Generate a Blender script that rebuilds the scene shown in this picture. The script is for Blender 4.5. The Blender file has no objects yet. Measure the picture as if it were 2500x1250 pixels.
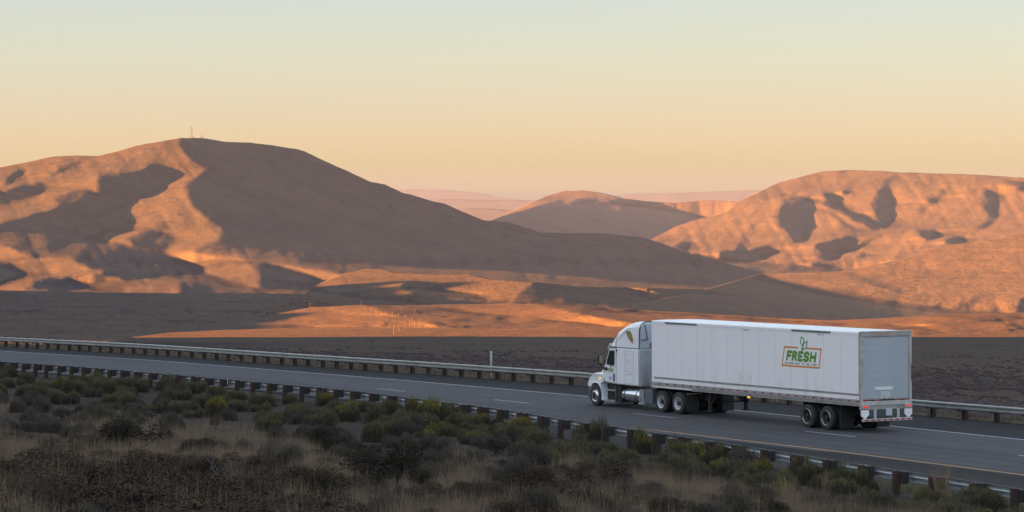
import bpy, bmesh, math, random
import numpy as np
from mathutils import Vector, Matrix, Quaternion
random.seed(7); RNG = np.random.default_rng(7)
S = bpy.context.scene
COL = S.collection
# ------------------------------------------------------------------ camera
F_PX, CX, HY, CAM_Z = 7660.0, 1250.0, 470.0, 9.81      # focal length in photo pixels, centre column, horizon row, eye height
cam_d = bpy.data.cameras.new('camera'); cam = bpy.data.objects.new('camera', cam_d); COL.objects.link(cam)
cam_d.sensor_width = 36.0; cam_d.lens = 36.0*F_PX/2500.0
cam_d.shift_y = -(625.0-HY)/2500.0
cam_d.clip_start = 0.5; cam_d.clip_end = 200000.0
cam.location = (0, 0, CAM_Z); cam.rotation_euler = (math.radians(90), 0, 0)
S.camera = cam
# ------------------------------------------------------------------ light
SUN_E, SUN_A = math.radians(9.0), math.radians(15.0)   # elevation; degrees behind the camera's left
TO_SUN = Vector((-math.cos(SUN_E)*math.cos(SUN_A), -math.cos(SUN_E)*math.sin(SUN_A), math.sin(SUN_E)))
sd = bpy.data.lights.new('sun', 'SUN'); sun = bpy.data.objects.new('sun', sd); COL.objects.link(sun)
sd.energy = 5.0; sd.color = (1.0, 0.365, 0.07); sd.angle = math.radians(0.53)
sun.rotation_euler = TO_SUN.to_track_quat('Z', 'Y').to_euler(); sun.location = (-60, -30, 60)
W = bpy.data.worlds.new('World'); S.world = W; W.use_nodes = True
wn, wl = W.node_tree.nodes, W.node_tree.links
bg = wn['Background']; bg.inputs[1].default_value = 0.05
sky = wn.new('ShaderNodeTexSky'); sky.sky_type = 'NISHITA'; sky.sun_disc = False
sky.sun_elevation = math.radians(6.0); sky.sun_rotation = math.radians(-105.0)
sky.dust_density = 1.0; sky.air_density = 1.0
tc = wn.new('ShaderNodeTexCoord'); sx = wn.new('ShaderNodeSeparateXYZ'); wl.new(tc.outputs['Generated'], sx.inputs[0])
asn = wn.new('ShaderNodeMath'); asn.operation = 'ARCSINE'; wl.new(sx.outputs[2], asn.inputs[0])
mr = wn.new('ShaderNodeMapRange'); mr.inputs[1].default_value = 0.0; mr.inputs[2].default_value = math.pi/2
wl.new(asn.outputs[0], mr.inputs[0])
pw = wn.new('ShaderNodeMath'); pw.operation = 'POWER'; pw.inputs[1].default_value = 0.5; wl.new(mr.outputs[0], pw.inputs[0])
rp = wn.new('ShaderNodeValToRGB'); wl.new(pw.outputs[0], rp.inputs[0])
SKY = [(-0.5,(.44,.38,.29)),(0.0,(.55,.485,.22)),(0.5,(.63,.53,.285)),(1.0,(.645,.525,.385)),(1.65,(.535,.50,.46)),(2.4,(.445,.485,.505)),(3.5,(.33,.43,.57)),
       (7.0,(.52,.64,.80)),(16,(.78,.88,1.08)),(45,(.85,.94,1.15)),(90,(.80,.90,1.15))]
el = rp.color_ramp.elements
for i,(d,c) in enumerate(SKY):
    p = 0.0 if d < 0 else max(0.002, math.sqrt(d/90.0))
    e = el[i] if i < 2 else el.new(p)
    e.position = p; e.color = (*c, 1)
mixn = wn.new('ShaderNodeMix'); mixn.data_type = 'RGBA'; mixn.blend_type = 'ADD'; mixn.inputs[0].default_value = 1.0
sc_ = wn.new('ShaderNodeVectorMath'); sc_.operation = 'SCALE'; sc_.inputs['Scale'].default_value = 0.20
wl.new(sky.outputs[0], sc_.inputs[0])
wl.new(rp.outputs[0], mixn.inputs[6]); wl.new(sc_.outputs[0], mixn.inputs[7]); wl.new(mixn.outputs[2], bg.inputs[0])
vs = S.view_settings; vs.view_transform = 'Standard'; vs.look = 'None'; vs.gamma = 1.0; vs.exposure = 4.0; vs.use_curve_mapping = False
S.render.engine = 'CYCLES'; S.cycles.max_bounces = 6; S.cycles.diffuse_bounces = 3; S.cycles.glossy_bounces = 3
S.cycles.transmission_bounces = 4; S.cycles.volume_bounces = 2; S.cycles.transparent_max_bounces = 8
S.cycles.use_denoising = True; S.cycles.use_adaptive_sampling = True; S.cycles.adaptive_threshold = 0.01
# ------------------------------------------------------------------ helpers
def link(o, parent=None):
    COL.objects.link(o)
    if parent is not None: o.parent = parent
    return o
def tag(o, label=None, cat=None, group=None, kind=None):
    if label: o['label'] = label
    if cat: o['category'] = cat
    if group: o['group'] = group
    if kind: o['kind'] = kind
    return o
def empty(name, loc=(0,0,0), rz=0.0, label=None, cat=None, group=None):
    o = bpy.data.objects.new(name, None); o.empty_display_size = .2; COL.objects.link(o)
    o.location = loc; o.rotation_euler = (0,0,rz); return tag(o, label, cat, group)
def mesh_obj(name, verts, faces, mats, parent=None, smooth=False, midx=None, kind=None, angle=None):
    me = bpy.data.meshes.new(name)
    me.from_pydata([tuple(v) for v in verts], [], faces)
    for m in (mats if isinstance(mats, (list, tuple)) else [mats]): me.materials.append(m)
    if midx is not None: me.polygons.foreach_set('material_index', midx)
    if smooth: me.polygons.foreach_set('use_smooth', [True]*len(me.polygons))
    me.update()
    o = bpy.data.objects.new(name, me); link(o, parent)
    if kind: o['kind'] = kind
    return o
def np_mesh(name, V, Fq, mats, parent=None, smooth=False, midx=None):
    """V (n,3), Fq (m,k) arrays: quick mesh"""
    me = bpy.data.meshes.new(name); n, m, k = len(V), len(Fq), Fq.shape[1]
    me.vertices.add(n); me.vertices.foreach_set('co', np.asarray(V, np.float32).ravel())
    me.loops.add(m*k); me.loops.foreach_set('vertex_index', Fq.astype(np.int32).ravel())
    me.polygons.add(m); me.polygons.foreach_set('loop_start', (np.arange(m)*k).astype(np.int32))
    for mt in (mats if isinstance(mats, (list, tuple)) else [mats]): me.materials.append(mt)
    if midx is not None: me.polygons.foreach_set('material_index', np.asarray(midx, np.int32))
    if smooth: me.polygons.foreach_set('use_smooth', np.ones(m, bool))
    me.update(calc_edges=True); me.validate()
    o = bpy.data.objects.new(name, me); return link(o, parent)
class MB:
    """collects simple solids and links them as one mesh object"""
    def __init__(s): s.v=[]; s.f=[]; s.m=[]
    def add(s, v, f, mi=0):
        b=len(s.v); s.v += [tuple(p) for p in v]; s.f += [tuple(b+i for i in q) for q in f]; s.m += [mi]*len(f); return s
    def box(s, x0,x1,y0,y1,z0,z1, mi=0, bev=0.0):
        if x0>x1: x0,x1=x1,x0
        if y0>y1: y0,y1=y1,y0
        if z0>z1: z0,z1=z1,z0
        if bev<=0:
            v=[(x,y,z) for x in (x0,x1) for y in (y0,y1) for z in (z0,z1)]
            f=[(0,1,3,2),(4,6,7,5),(0,4,5,1),(2,3,7,6),(0,2,6,4),(1,5,7,3)]
            return s.add(v,f,mi)
        b=min(bev,(x1-x0)/2.01,(y1-y0)/2.01,(z1-z0)/2.01)
        bm=bmesh.new(); bmesh.ops.create_cube(bm,size=1)
        for q in bm.verts: q.co=Vector(((x0+x1)/2+q.co.x*(x1-x0),(y0+y1)/2+q.co.y*(y1-y0),(z0+z1)/2+q.co.z*(z1-z0)))
        bmesh.ops.bevel(bm,geom=list(bm.edges),offset=b,segments=2,profile=.5,affect='EDGES')
        bm.verts.index_update(); v=[q.co.copy() for q in bm.verts]; f=[[l.index for l in q.verts] for q in bm.faces]; bm.free()
        return s.add(v,f,mi)
    def bar(s, p, q, r, n=8, mi=0, r2=None, cap=True):
        p,q=Vector(p),Vector(q); d=(q-p).normalized(); a=d.orthogonal().normalized(); b=d.cross(a); r2=r if r2 is None else r2
        v=[];
        for i in range(n):
            t=2*math.pi*i/n; e=a*math.cos(t)+b*math.sin(t); v+= [p+e*r, q+e*r2]
        f=[(2*i,2*i+1,(2*i+3)%(2*n),(2*i+2)%(2*n)) for i in range(n)]
        if cap: f+=[tuple(2*i for i in range(n))[::-1], tuple(2*i+1 for i in range(n))]
        return s.add(v,f,mi)
    def beam(s, p, q, w, h, up=(0,0,1), mi=0):
        p,q=Vector(p),Vector(q); d=(q-p).normalized(); r=d.cross(Vector(up)).normalized(); u=r.cross(d)
        v=[e+r*a*w/2+u*b*h/2 for e in (p,q) for a in (-1,1) for b in (-1,1)]
        return s.add(v,[(0,1,3,2),(4,6,7,5),(0,4,5,1),(2,3,7,6),(0,2,6,4),(1,5,7,3)],mi)
    def tube(s, pts, r, n=8, mi=0):
        for a,b in zip(pts,pts[1:]): s.bar(a,b,r,n,mi)
        return s
    def prism(s, pts, y0, y1, mi=0, axis='y'):
        """outline in (x,z) extruded along y (or in (y,z) along x)"""
        n=len(pts)
        mk=(lambda a,c,t:(a,t,c)) if axis=='y' else ((lambda a,c,t:(t,a,c)) if axis=='x' else (lambda a,c,t:(a,c,t)))
        v=[mk(a,c,y0) for a,c in pts]+[mk(a,c,y1) for a,c in pts]
        f=[tuple(range(n)),tuple(range(2*n-1,n-1,-1))]+[(i,n+i,n+(i+1)%n,(i+1)%n) for i in range(n)]
        return s.add(v,f,mi)
    def lathe(s, prof, c, axis='y', n=28, mi=0, sx=1.0):
        """profile [(r, t)] turned round an axis through c, t along it"""
        c=Vector(c); v=[]
        for r,t in prof:
            for i in range(n):
                a=2*math.pi*i/n; A,B=r*math.cos(a),r*math.sin(a)
                v.append(c+(Vector((A,t,B)) if axis=='y' else Vector((t,A,B)) if axis=='x' else Vector((A,B,t))))
        f=[]
        for j in range(len(prof)-1):
            for i in range(n): f.append((j*n+i,(j+1)*n+i,(j+1)*n+(i+1)%n,j*n+(i+1)%n))
        return s.add(v,f,mi)
    def stroke(s, pts, w, place, mi=0, th=0.004, n=8):
        """flat rounded stroke through 2-D points; place(a,b,t) puts them on a wall"""
        for (a,b) in zip(pts,pts[1:]):
            a=np.array(a,float); b=np.array(b,float); d=b-a; l=np.hypot(*d)
            ang=math.atan2(d[1],d[0]); o=[]
            for k in range(n+1):
                t=ang+math.pi/2+math.pi*k/n; o.append(a+w/2*np.array([math.cos(t),math.sin(t)]))
            for k in range(n+1):
                t=ang-math.pi/2+math.pi*k/n; o.append(b+w/2*np.array([math.cos(t),math.sin(t)]))
            m=len(o); v=[place(p[0],p[1],th) for p in o]+[place(p[0],p[1],0) for p in o]
            s.add(v,[tuple(range(m))]+[(i,(i+1)%m,m+(i+1)%m,m+i) for i in range(m)],mi)
            th+=0.0004
        return s
    def build(s, name, mats, parent=None, smooth=False, kind=None):
        o=mesh_obj(name,s.v,s.f,mats,parent,smooth,s.m,kind)
        bm=bmesh.new(); bm.from_mesh(o.data); bmesh.ops.recalc_face_normals(bm,faces=bm.faces)
        bm.to_mesh(o.data); bm.free(); return o
def autosmooth(o, deg=35):
    me=o.data; bm=bmesh.new(); bm.from_mesh(me); c=math.radians(deg)
    for f in bm.faces: f.smooth=True
    for e in bm.edges: e.smooth = not (len(e.link_faces)!=2 or e.calc_face_angle(0)>c)
    bm.to_mesh(me); bm.free(); return o
# ------------------------------------------------------------------ materials
def mat(name, col, rough=.6, metal=0.0, emit=0.0, noise=None, bump=None, spec=None, coat=0.0, coords='Object'):
    """noise: (scale, colour2, contrast lo, hi[, detail]) ; bump: (scale, strength, distance)"""
    m=bpy.data.materials.new(name); m.use_nodes=True; nt=m.node_tree; b=nt.nodes['Principled BSDF']
    b.inputs['Base Color'].default_value=(*col,1); b.inputs['Roughness'].default_value=rough; b.inputs['Metallic'].default_value=metal
    if spec is not None: b.inputs['Specular IOR Level'].default_value=spec
    if coat: b.inputs['Coat Weight'].default_value=coat; b.inputs['Coat Roughness'].default_value=.12
    if emit: b.inputs['Emission Color'].default_value=(*col,1); b.inputs['Emission Strength'].default_value=emit
    if noise or bump:
        t=nt.nodes.new('ShaderNodeTexCoord')
    if noise:
        ns=noise if isinstance(noise,list) else [noise]; prev=None
        for q in ns:
            n=nt.nodes.new('ShaderNodeTexNoise'); n.inputs['Detail'].default_value=q[4] if len(q)>4 else 6; n.inputs['Roughness'].default_value=.6
            mp=nt.nodes.new('ShaderNodeMapping'); s_=q[0]; mp.inputs['Scale'].default_value=s_ if isinstance(s_,tuple) else (s_,)*3
            n.inputs['Scale'].default_value=1.0; nt.links.new(t.outputs[coords],mp.inputs[0]); nt.links.new(mp.outputs[0],n.inputs['Vector'])
            r=nt.nodes.new('ShaderNodeMapRange'); r.inputs[1].default_value=q[2]; r.inputs[2].default_value=q[3]; nt.links.new(n.outputs[0],r.inputs[0])
            x=nt.nodes.new('ShaderNodeMix'); x.data_type='RGBA'; nt.links.new(r.outputs[0],x.inputs[0])
            if prev is None: x.inputs[6].default_value=(*col,1)
            else: nt.links.new(prev,x.inputs[6])
            x.inputs[7].default_value=(*q[1],1); prev=x.outputs[2]
        nt.links.new(prev,b.inputs['Base Color'])
    if bump:
        n=nt.nodes.new('ShaderNodeTexNoise'); n.inputs['Scale'].default_value=1.0; n.inputs['Detail'].default_value=6
        mp=nt.nodes.new('ShaderNodeMapping'); s_=bump[0]; mp.inputs['Scale'].default_value=s_ if isinstance(s_,tuple) else (s_,)*3
        nt.links.new(t.outputs[coords],mp.inputs[0]); nt.links.new(mp.outputs[0],n.inputs['Vector'])
        k=nt.nodes.new('ShaderNodeBump'); k.inputs['Strength'].default_value=bump[1]; k.inputs['Distance'].default_value=bump[2]
        nt.links.new(n.outputs[0],k.inputs['Height']); nt.links.new(k.outputs[0],b.inputs['Normal'])
    return m
# ------------------------------------------------------------------ lines of the road (photo column -> row, height over the road)
def zroad(x): return -0.1-0.010*max(0.0,13-x)-0.0005*max(0.0,8-x)**2
def ground_pt(px, py, h=0.0):
    z=h
    for _ in range(12):
        D=F_PX*(CAM_Z-z)/(py-HY); X=(px-CX)/F_PX*D; z=zroad(X)+h
    return Vector((X,D,z))
def curve(tab, x):
    """smooth interpolation through (x, y) pairs"""
    a=np.array(tab,float); xs=np.atleast_1d(np.asarray(x,float)); out=np.zeros_like(xs)
    offs=np.linspace(-90,90,13); w=np.exp(-(offs/55)**2); w/=w.sum()
    def ip(q):
        y=np.interp(q,a[:,0],a[:,1])
        y=np.where(q<a[0,0],a[0,1]+(q-a[0,0])*(a[1,1]-a[0,1])/(a[1,0]-a[0,0]),y)
        return np.where(q>a[-1,0],a[-1,1]+(q-a[-1,0])*(a[-1,1]-a[-2,1])/(a[-1,0]-a[-2,0]),y)
    for o_,w_ in zip(offs,w): out+=w_*ip(xs+o_)
    return out
T_FRAIL=[(-300,809),(0,822.5),(360,840),(700,862),(1050,884),(1400,907),(1800,940),(2240,976),(2500,996),(2800,1021)]
T_WHITE=[(-300,838),(0,857),(360,879),(700,906),(1000,930),(1400,965),(1850,1007),(2200,1043),(2500,1074),(2800,1107)]
T_DASH=[(-300,857),(0,875),(80,881),(256,894),(453,909),(670,927),(920,949),(1207,976),(1547,1010),(1965,1053),(2487,1112),(2800,1150)]
T_YEL=[(-300,878),(0,897),(300,920),(700,953),(984,983),(1250,1012),(1540,1044),(2000,1097),(2200,1122),(2500,1160),(2800,1200)]
T_NRAIL=[(-300,868),(0,882.5),(160,893),(314,905),(672,936),(876,955),(1056,978),(1205,995),(1385,1025),(1493,1040),(1617,1058),(1812,1087),(1957,1111),(2208,1150),(2396,1178),(2500,1194),(2800,1242)]
def nr_lift(px): return 0.0 if px<900 else .6*(px-900)/1600.0
def line_pt(tab, px, h=0.0): return ground_pt(px, float(curve(tab,px)[0]), h)
def ribbon_pts(tab, pxs, h=0.0, hf=None):
    ys=curve(tab,pxs); return [ground_pt(a,b,h if hf is None else hf(a)) for a,b in zip(pxs,ys)]
PXS=list(range(-420,2960,20))
far_top=ribbon_pts(T_FRAIL,PXS,.75); white=ribbon_pts(T_WHITE,PXS); dash=ribbon_pts(T_DASH,PXS); yellow=ribbon_pts(T_YEL,PXS)
near_top=ribbon_pts(T_NRAIL,PXS,hf=lambda a:.75+nr_lift(a))
far_base=[Vector((p.x,p.y,p.z-.75)) for p in far_top]; near_base=[Vector((p.x,p.y,p.z-.75)) for p in near_top]
def offset(line, d):
    """shift a line sideways; positive away from the camera"""
    out=[]
    for i,p in enumerate(line):
        a=line[max(0,i-2)]; b=line[min(len(line)-1,i+2)]; t=Vector((b.x-a.x,b.y-a.y,0)).normalized()
        n=Vector((-t.y,t.x,0)); n=n if n.y>0 else -n
        out.append(p+n*d)
    return out
def strip(name, A, B, m, lift=0.0, sub=1, kind='structure', uv=True, parent=None):
    V=[];Fc=[]
    for i,(p,q) in enumerate(zip(A,B)):
        for j in range(sub+1):
            r=p.lerp(q,j/sub); V.append((r.x,r.y,r.z+lift))
    for i in range(len(A)-1):
        for j in range(sub):
            k=i*(sub+1)+j; Fc.append((k,k+1,k+sub+2,k+sub+1))
    o=mesh_obj(name,V,Fc,m,parent,kind=kind)
    uvl=o.data.uv_layers.new(name='UVMap'); ln=[0.0]
    for a_,b_ in zip(A,A[1:]): ln.append(ln[-1]+(b_-a_).length)
    for lp in o.data.loops:
        i,j=divmod(lp.vertex_index,sub+1); uvl.data[lp.index].uv=(ln[i],(B[i]-A[i]).length*j/sub)
    return o
# ------------------------------------------------------------------ the bank between camera and road
_ux=np.array([(px-CX)/F_PX for px in PXS]); _nb=offset(near_base,-.35)
_D0=np.array([p.y for p in _nb]); _z0=np.array([p.z for p in _nb]); _uu=np.array([p.x/p.y for p in _nb])
def lump(X,Y,s,seed=0):
    return (np.sin(X/s+1.7*seed)*np.cos(Y/(s*1.3)-.9*seed+.5*np.sin(X/(s*.7)+seed)))
def bank_z(X,Y):
    X=np.asarray(X,float); Y=np.asarray(Y,float); u=X/np.maximum(Y,40.0)
    D0=np.interp(u,_uu,_D0); z0=np.interp(u,_uu,_z0)
    t=np.clip(1-Y/D0,0,1.6); z=z0+(8.0-z0)*np.where(t<1,t**1.4,1+.0*t)
    r=np.clip(t*6,0,1); rel=lump(X-.55*Y,Y+.3*X,3.1,1)*.13+lump(X*.8+Y*.4,Y,7.3,2)*.28+lump(X,Y,1.4,3)*.05
    return z-.02-r*.10+rel*r
def bank_D(px, py):
    """depth at which the bank shows at a photo pixel"""
    u=(px-CX)/F_PX; Ds=np.linspace(float(np.interp(u,_uu,_D0)),14,900); z=bank_z(u*Ds,Ds)
    y=HY+(CAM_Z-z)/Ds*F_PX; i=int(np.argmax(y>=py)); 
    return Ds[i] if y.max()>=py else 14.0
def bank_pt(px, py):
    D=bank_D(px,py); X=(px-CX)/F_PX*D; return Vector((X,D,float(bank_z(X,D))))
m_soil=mat('bank_soil',(.044,.034,.029),.95,noise=[(.35,(.056,.044,.037),.42,.66),(3.0,(.030,.025,.026),.5,.68),(14.0,(.085,.072,.064),.60,.74)],bump=(9.0,.9,.08),spec=.03)
us=np.linspace(_uu[0],_uu[-1],260); ts=np.linspace(0,1,230)**1.0
V=[]
D0=np.interp(us,_uu,_D0)
for t in ts:
    D=D0*(1-t)+12*t; X=us*D; V.append(np.stack([X,D,bank_z(X,D)],1))
V=np.concatenate(V); n_,m_=len(ts),len(us); idx=np.arange(n_*m_).reshape(n_,m_)
Fq=np.stack([idx[:-1,:-1],idx[1:,:-1],idx[1:,1:],idx[:-1,1:]],-1).reshape(-1,4)
bank=np_mesh('bank',V,Fq,m_soil,smooth=True); tag(bank,kind='structure')
# the knoll the camera stands on, beside and behind the view
V=[];Fc=[]
xs=[-420,-300,-200,-120,-70,-40,-20,-8,-2.3,2.3,8,20,40,70,120,200,300,420]; ys=[-420,-260,-150,-80,-40,-15,0,11.9]
for y in ys:
    for x in xs: V.append((x,y,8.0-.02-.00012*(x*x+min(0,y)**2)*.5-max(0,abs(x)-20)*.03 if abs(x)>2.4 or y<11 else float(bank_z(x,12))))
for j in range(len(ys)-1):
    for i in range(len(xs)-1): k=j*len(xs)+i; Fc.append((k,k+1,k+len(xs)+1,k+len(xs)))
mesh_obj('ground',V,Fc,m_soil,kind='structure')
# ------------------------------------------------------------------ road
m_lane=mat('concrete_lanes',(.068,.067,.070),.9,noise=[(.25,(.058,.057,.060),.4,.65),((.9,.9,1),(.080,.079,.081),.5,.75),(18.0,(.048,.047,.050),.55,.75)],bump=(40.0,.25,.01),spec=.15)
m_asph=mat('dark_asphalt',(.024,.0225,.024),.9,noise=[(.4,(.019,.018,.019),.4,.65),(22.0,(.038,.036,.037),.58,.75)],bump=(45.0,.35,.012),spec=.12)
m_dirt=mat('shoulder_dirt',(.040,.037,.035),.95,noise=[(1.2,(.06,.055,.042),.45,.65),(9.0,(.028,.026,.026),.5,.7)],bump=(12.0,.6,.04),spec=.05)
m_wline=mat('white_paint',(.42,.42,.45),.7,noise=(6.0,(.27,.27,.29),.45,.72))
m_yline=mat('yellow_paint',(.36,.19,.04),.7,noise=(5.0,(.22,.13,.045),.5,.72))
near_edge=offset(yellow,-1.1)
near_edge=[Vector((p.x,p.y,p.z)) for p in near_edge]
nt=m_lane.node_tree; pb=nt.nodes['Principled BSDF']; src=pb.inputs['Base Color'].links[0].from_socket
uvn=nt.nodes.new('ShaderNodeUVMap'); sp=nt.nodes.new('ShaderNodeSeparateXYZ'); nt.links.new(uvn.outputs[0],sp.inputs[0])
nzn=nt.nodes.new('ShaderNodeTexNoise'); mpn=nt.nodes.new('ShaderNodeMapping'); mpn.inputs['Scale'].default_value=(.07,1.4,1); nt.links.new(uvn.outputs[0],mpn.inputs[0]); nt.links.new(mpn.outputs[0],nzn.inputs['Vector']); nzn.inputs['Scale'].default_value=1.0; nzn.inputs['Detail'].default_value=6
tot=None
for c_,w_,s_ in ((2.3,.38,.55),(4.1,.40,.55),(6.6,.40,.75),(8.6,.42,.8)):
    d1=nt.nodes.new('ShaderNodeMath'); d1.operation='SUBTRACT'; d1.inputs[1].default_value=c_; nt.links.new(sp.outputs[1],d1.inputs[0])
    d2=nt.nodes.new('ShaderNodeMath'); d2.operation='ABSOLUTE'; nt.links.new(d1.outputs[0],d2.inputs[0])
    d3=nt.nodes.new('ShaderNodeMapRange'); d3.interpolation_type='SMOOTHSTEP'; d3.inputs[1].default_value=0; d3.inputs[2].default_value=w_*2; d3.inputs[3].default_value=s_; d3.inputs[4].default_value=0; nt.links.new(d2.outputs[0],d3.inputs[0])
    if tot is None: tot=d3.outputs[0]
    else:
        m_=nt.nodes.new('ShaderNodeMath'); m_.operation='MAXIMUM'; nt.links.new(tot,m_.inputs[0]); nt.links.new(d3.outputs[0],m_.inputs[1]); tot=m_.outputs[0]
m1=nt.nodes.new('ShaderNodeMath'); m1.operation='MULTIPLY'; nt.links.new(tot,m1.inputs[0]); nt.links.new(nzn.outputs[0],m1.inputs[1])
m2=nt.nodes.new('ShaderNodeMapRange'); m2.inputs[2].default_value=.62; m2.inputs[3].default_value=0; m2.inputs[4].default_value=.9; nt.links.new(m1.outputs[0],m2.inputs[0])
mx=nt.nodes.new('ShaderNodeMix'); mx.data_type='RGBA'; nt.links.new(m2.outputs[0],mx.inputs[0]); nt.links.new(src,mx.inputs[6]); mx.inputs[7].default_value=(.038,.037,.039,1)
n5=nt.nodes.new('ShaderNodeTexNoise'); mp5=nt.nodes.new('ShaderNodeMapping'); mp5.inputs['Scale'].default_value=(.03,.5,1); nt.links.new(uvn.outputs[0],mp5.inputs[0]); nt.links.new(mp5.outputs[0],n5.inputs['Vector']); n5.inputs['Scale'].default_value=1.0
r5=nt.nodes.new('ShaderNodeMapRange'); r5.inputs[1].default_value=.5; r5.inputs[2].default_value=.7; r5.inputs[4].default_value=.5; nt.links.new(n5.outputs[0],r5.inputs[0])
mx2=nt.nodes.new('ShaderNodeMix'); mx2.data_type='RGBA'; nt.links.new(r5.outputs[0],mx2.inputs[0]); nt.links.new(mx.outputs[2],mx2.inputs[6]); mx2.inputs[7].default_value=(.088,.085,.084,1); nt.links.new(mx2.outputs[2],pb.inputs['Base Color'])
strip('road',near_edge,offset(white,.15),m_lane,sub=4)
yl_dark=strip('road_shoulder',offset(near_edge,-.35),offset(yellow,-.25),m_asph,lift=.004)
strip('road_shoulder',offset(white,.12),offset(far_base,.35),m_asph,lift=.004,sub=2)
strip('edge_line',offset(yellow,-.09),offset(yellow,.09),m_yline,lift=.010)
strip('edge_line',offset(white,-.08),offset(white,.08),m_wline,lift=.010)
for a,b in ((80,124),(256,304),(453,508),(670,733),(920,990),(1207,1292),(1547,1647),(1965,2090),(2487,2645),(-72,-32),(-215,-178)):
    q=ribbon_pts(T_DASH,list(np.linspace(a,b,7))); strip('lane_dash',offset(q,-.06),offset(q,.06),m_wline,lift=.010)
# dirt between the near guardrail and the pavement, rising to the rail where the photo shows it
A=[p+Vector((0,0,-.0)) for p in _nb]; B=offset(near_edge,.02)
m_medtop=strip('dirt_shoulder',A,[Vector((p.x,p.y,p.z-.02)) for p in B],m_dirt,sub=3)
# ------------------------------------------------------------------ guardrails
m_galv=mat('galvanised_steel',(.40,.43,.45),.42,metal=.75,noise=[(2.2,(.30,.32,.33),.4,.7),(12.0,(.46,.48,.50),.5,.8)])
m_galv_old=mat('weathered_galvanised_steel',(.36,.37,.34),.5,metal=.55,noise=[(1.4,(.27,.27,.25),.4,.7),(10.0,(.42,.43,.41),.5,.8)])
m_post=mat('rusty_brown_post',(.048,.034,.030),.85,noise=[((3,3,1.2),(.075,.042,.032),.48,.66),(14.0,(.03,.026,.026),.5,.7)],bump=(16.0,.5,.01),spec=.15)
m_block=mat('weathered_wood_block',(.05,.045,.043),.9,noise=[((12,12,2),(.032,.03,.03),.4,.65)],bump=((30,30,4),.5,.008),spec=.15)
m_white=mat('white_plastic',(.70,.72,.74),.5,noise=(4.0,(.55,.57,.58),.5,.8))
class Path:
    def __init__(s, pts):
        s.p=[p.copy() for p in pts]; s.l=[0.0]
        for a,b in zip(pts,pts[1:]): s.l.append(s.l[-1]+(b-a).length)
        s.px=[CX+F_PX*p.x/p.y for p in pts]
    def s_of_px(s, px): return float(np.interp(px,s.px,s.l))
    def at(s, d):
        x=[float(np.interp(d,s.l,[q[i] for q in s.p])) for i in range(3)]; return Vector(x)
    def frame(s, d):
        a,b=s.at(max(0,d-.6)),s.at(min(s.l[-1],d+.6)); t=(b-a).normalized(); n=Vector((-t.y,t.x,0)).normalized(); n=n if n.y<0 else -n
        return s.at(d),t,n          # n points toward the camera
WB=[(-.155,.0),(-.150,.018),(-.118,.078),(-.070,.082),(-.028,.022),(0,.006),(.028,.022),(.070,.082),(.118,.078),(.150,.018),(.155,.0)]
def rail_section(path, s0, s1, side, m, root, zc=-.155, w_off=0.0):
    """one W-beam panel, corrugation standing out towards `side` (+1: to the camera)"""
    nst=max(2,int((s1-s0)/.5)); V=[];Fc=[]; th=.004
    for i in range(nst+1):
        d=s0+(s1-s0)*i/nst; p,t,n=path.frame(d); n=n*side
        for k,(z,o) in enumerate(WB): q=p+n*(o+w_off); V.append((q.x,q.y,q.z+zc+z))
        for k,(z,o) in enumerate(WB): q=p+n*(o+w_off-th); V.append((q.x,q.y,q.z+zc+z*.99))
    K=len(WB); N=2*K
    for i in range(nst):
        for k in range(K-1):
            a=i*N+k; Fc.append((a,a+1,a+N+1,a+N)); Fc.append((a+K,a+N+K,a+N+K+1,a+K+1))
        Fc.append((i*N,i*N+N,i*N+N+K,i*N+K)); Fc.append((i*N+K-1,i*N+2*K-1,i*N+N+2*K-1,i*N+N+K-1))
    Fc.append(tuple(list(range(K))+list(range(2*K-1,K-1,-1)))); e=nst*N; Fc.append(tuple([e+k for k in range(K)]+[e+k for k in range(2*K-1,K-1,-1)]))
    return mesh_obj('rail_panel',V,Fc,m,root,smooth=False)
def guardrail(path, pxs, side, m, root, post_off, block_off, pw=.16, pd=.22, lap=2):
    """posts at the given photo columns, blocks between post and beam"""
    pm=None; ss=[path.s_of_px(a) for a in pxs]
    for i,d in enumerate(ss):
        p,t,n=path.frame(d); n=n*side; rz=math.atan2(t.y,t.x)
        c=p+n*post_off
        j=RNG.uniform(-.03,.02)
        if pm is None:
            a=MB().box(-pw/2,pw/2,-pd/2,pd/2,-1.05,.03,bev=.012); po=a.build('post',m_post,root); pm=po.data
            b=MB().box(-.095,.095,-.13,.13,-.355,.012,bev=.01); bo=b.build('block',m_block,po); bmm=bo.data
        else:
            po=bpy.data.objects.new('post',pm); link(po,root); bo=bpy.data.objects.new('block',bmm); link(bo,po)
        po.location=(c.x,c.y,c.z+j); po.rotation_euler=(RNG.uniform(-.02,.02),RNG.uniform(-.02,.02),rz+RNG.uniform(-.03,.03))
        sgn=1 if Vector((-math.sin(rz),math.cos(rz),0)).dot(n)<0 else -1
        bo.location=(0,sgn*abs(post_off-block_off),-.01-j)
    k=0
    while k<len(ss)-1:
        e=min(k+lap,len(ss)-1); rail_section(path,ss[k]-(.08 if k else .3),ss[e]+.08,-side,m,root,w_off=(.0025 if (k//lap)%2 else 0)); k=e
    return ss
NEAR_PX=[-360,-322,-285,-249,-214,-180,-147,-115,-84,-54,-24,4,32,62,91,117,149,179,208,239,271,303,335,371,405,438,475,509,545,583,621,661,700,741,782,823,865,911,955,1000,1045,1089,1132,1177,1225,1274,1325,1375,1429,1482,1545,1606,1668,1735,1801,1873,1946,2025,2112,2197,2285,2385,2486,2590,2700,2815]
NEAR_PX=[a+11+.004*max(a,0) for a in NEAR_PX]
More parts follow.
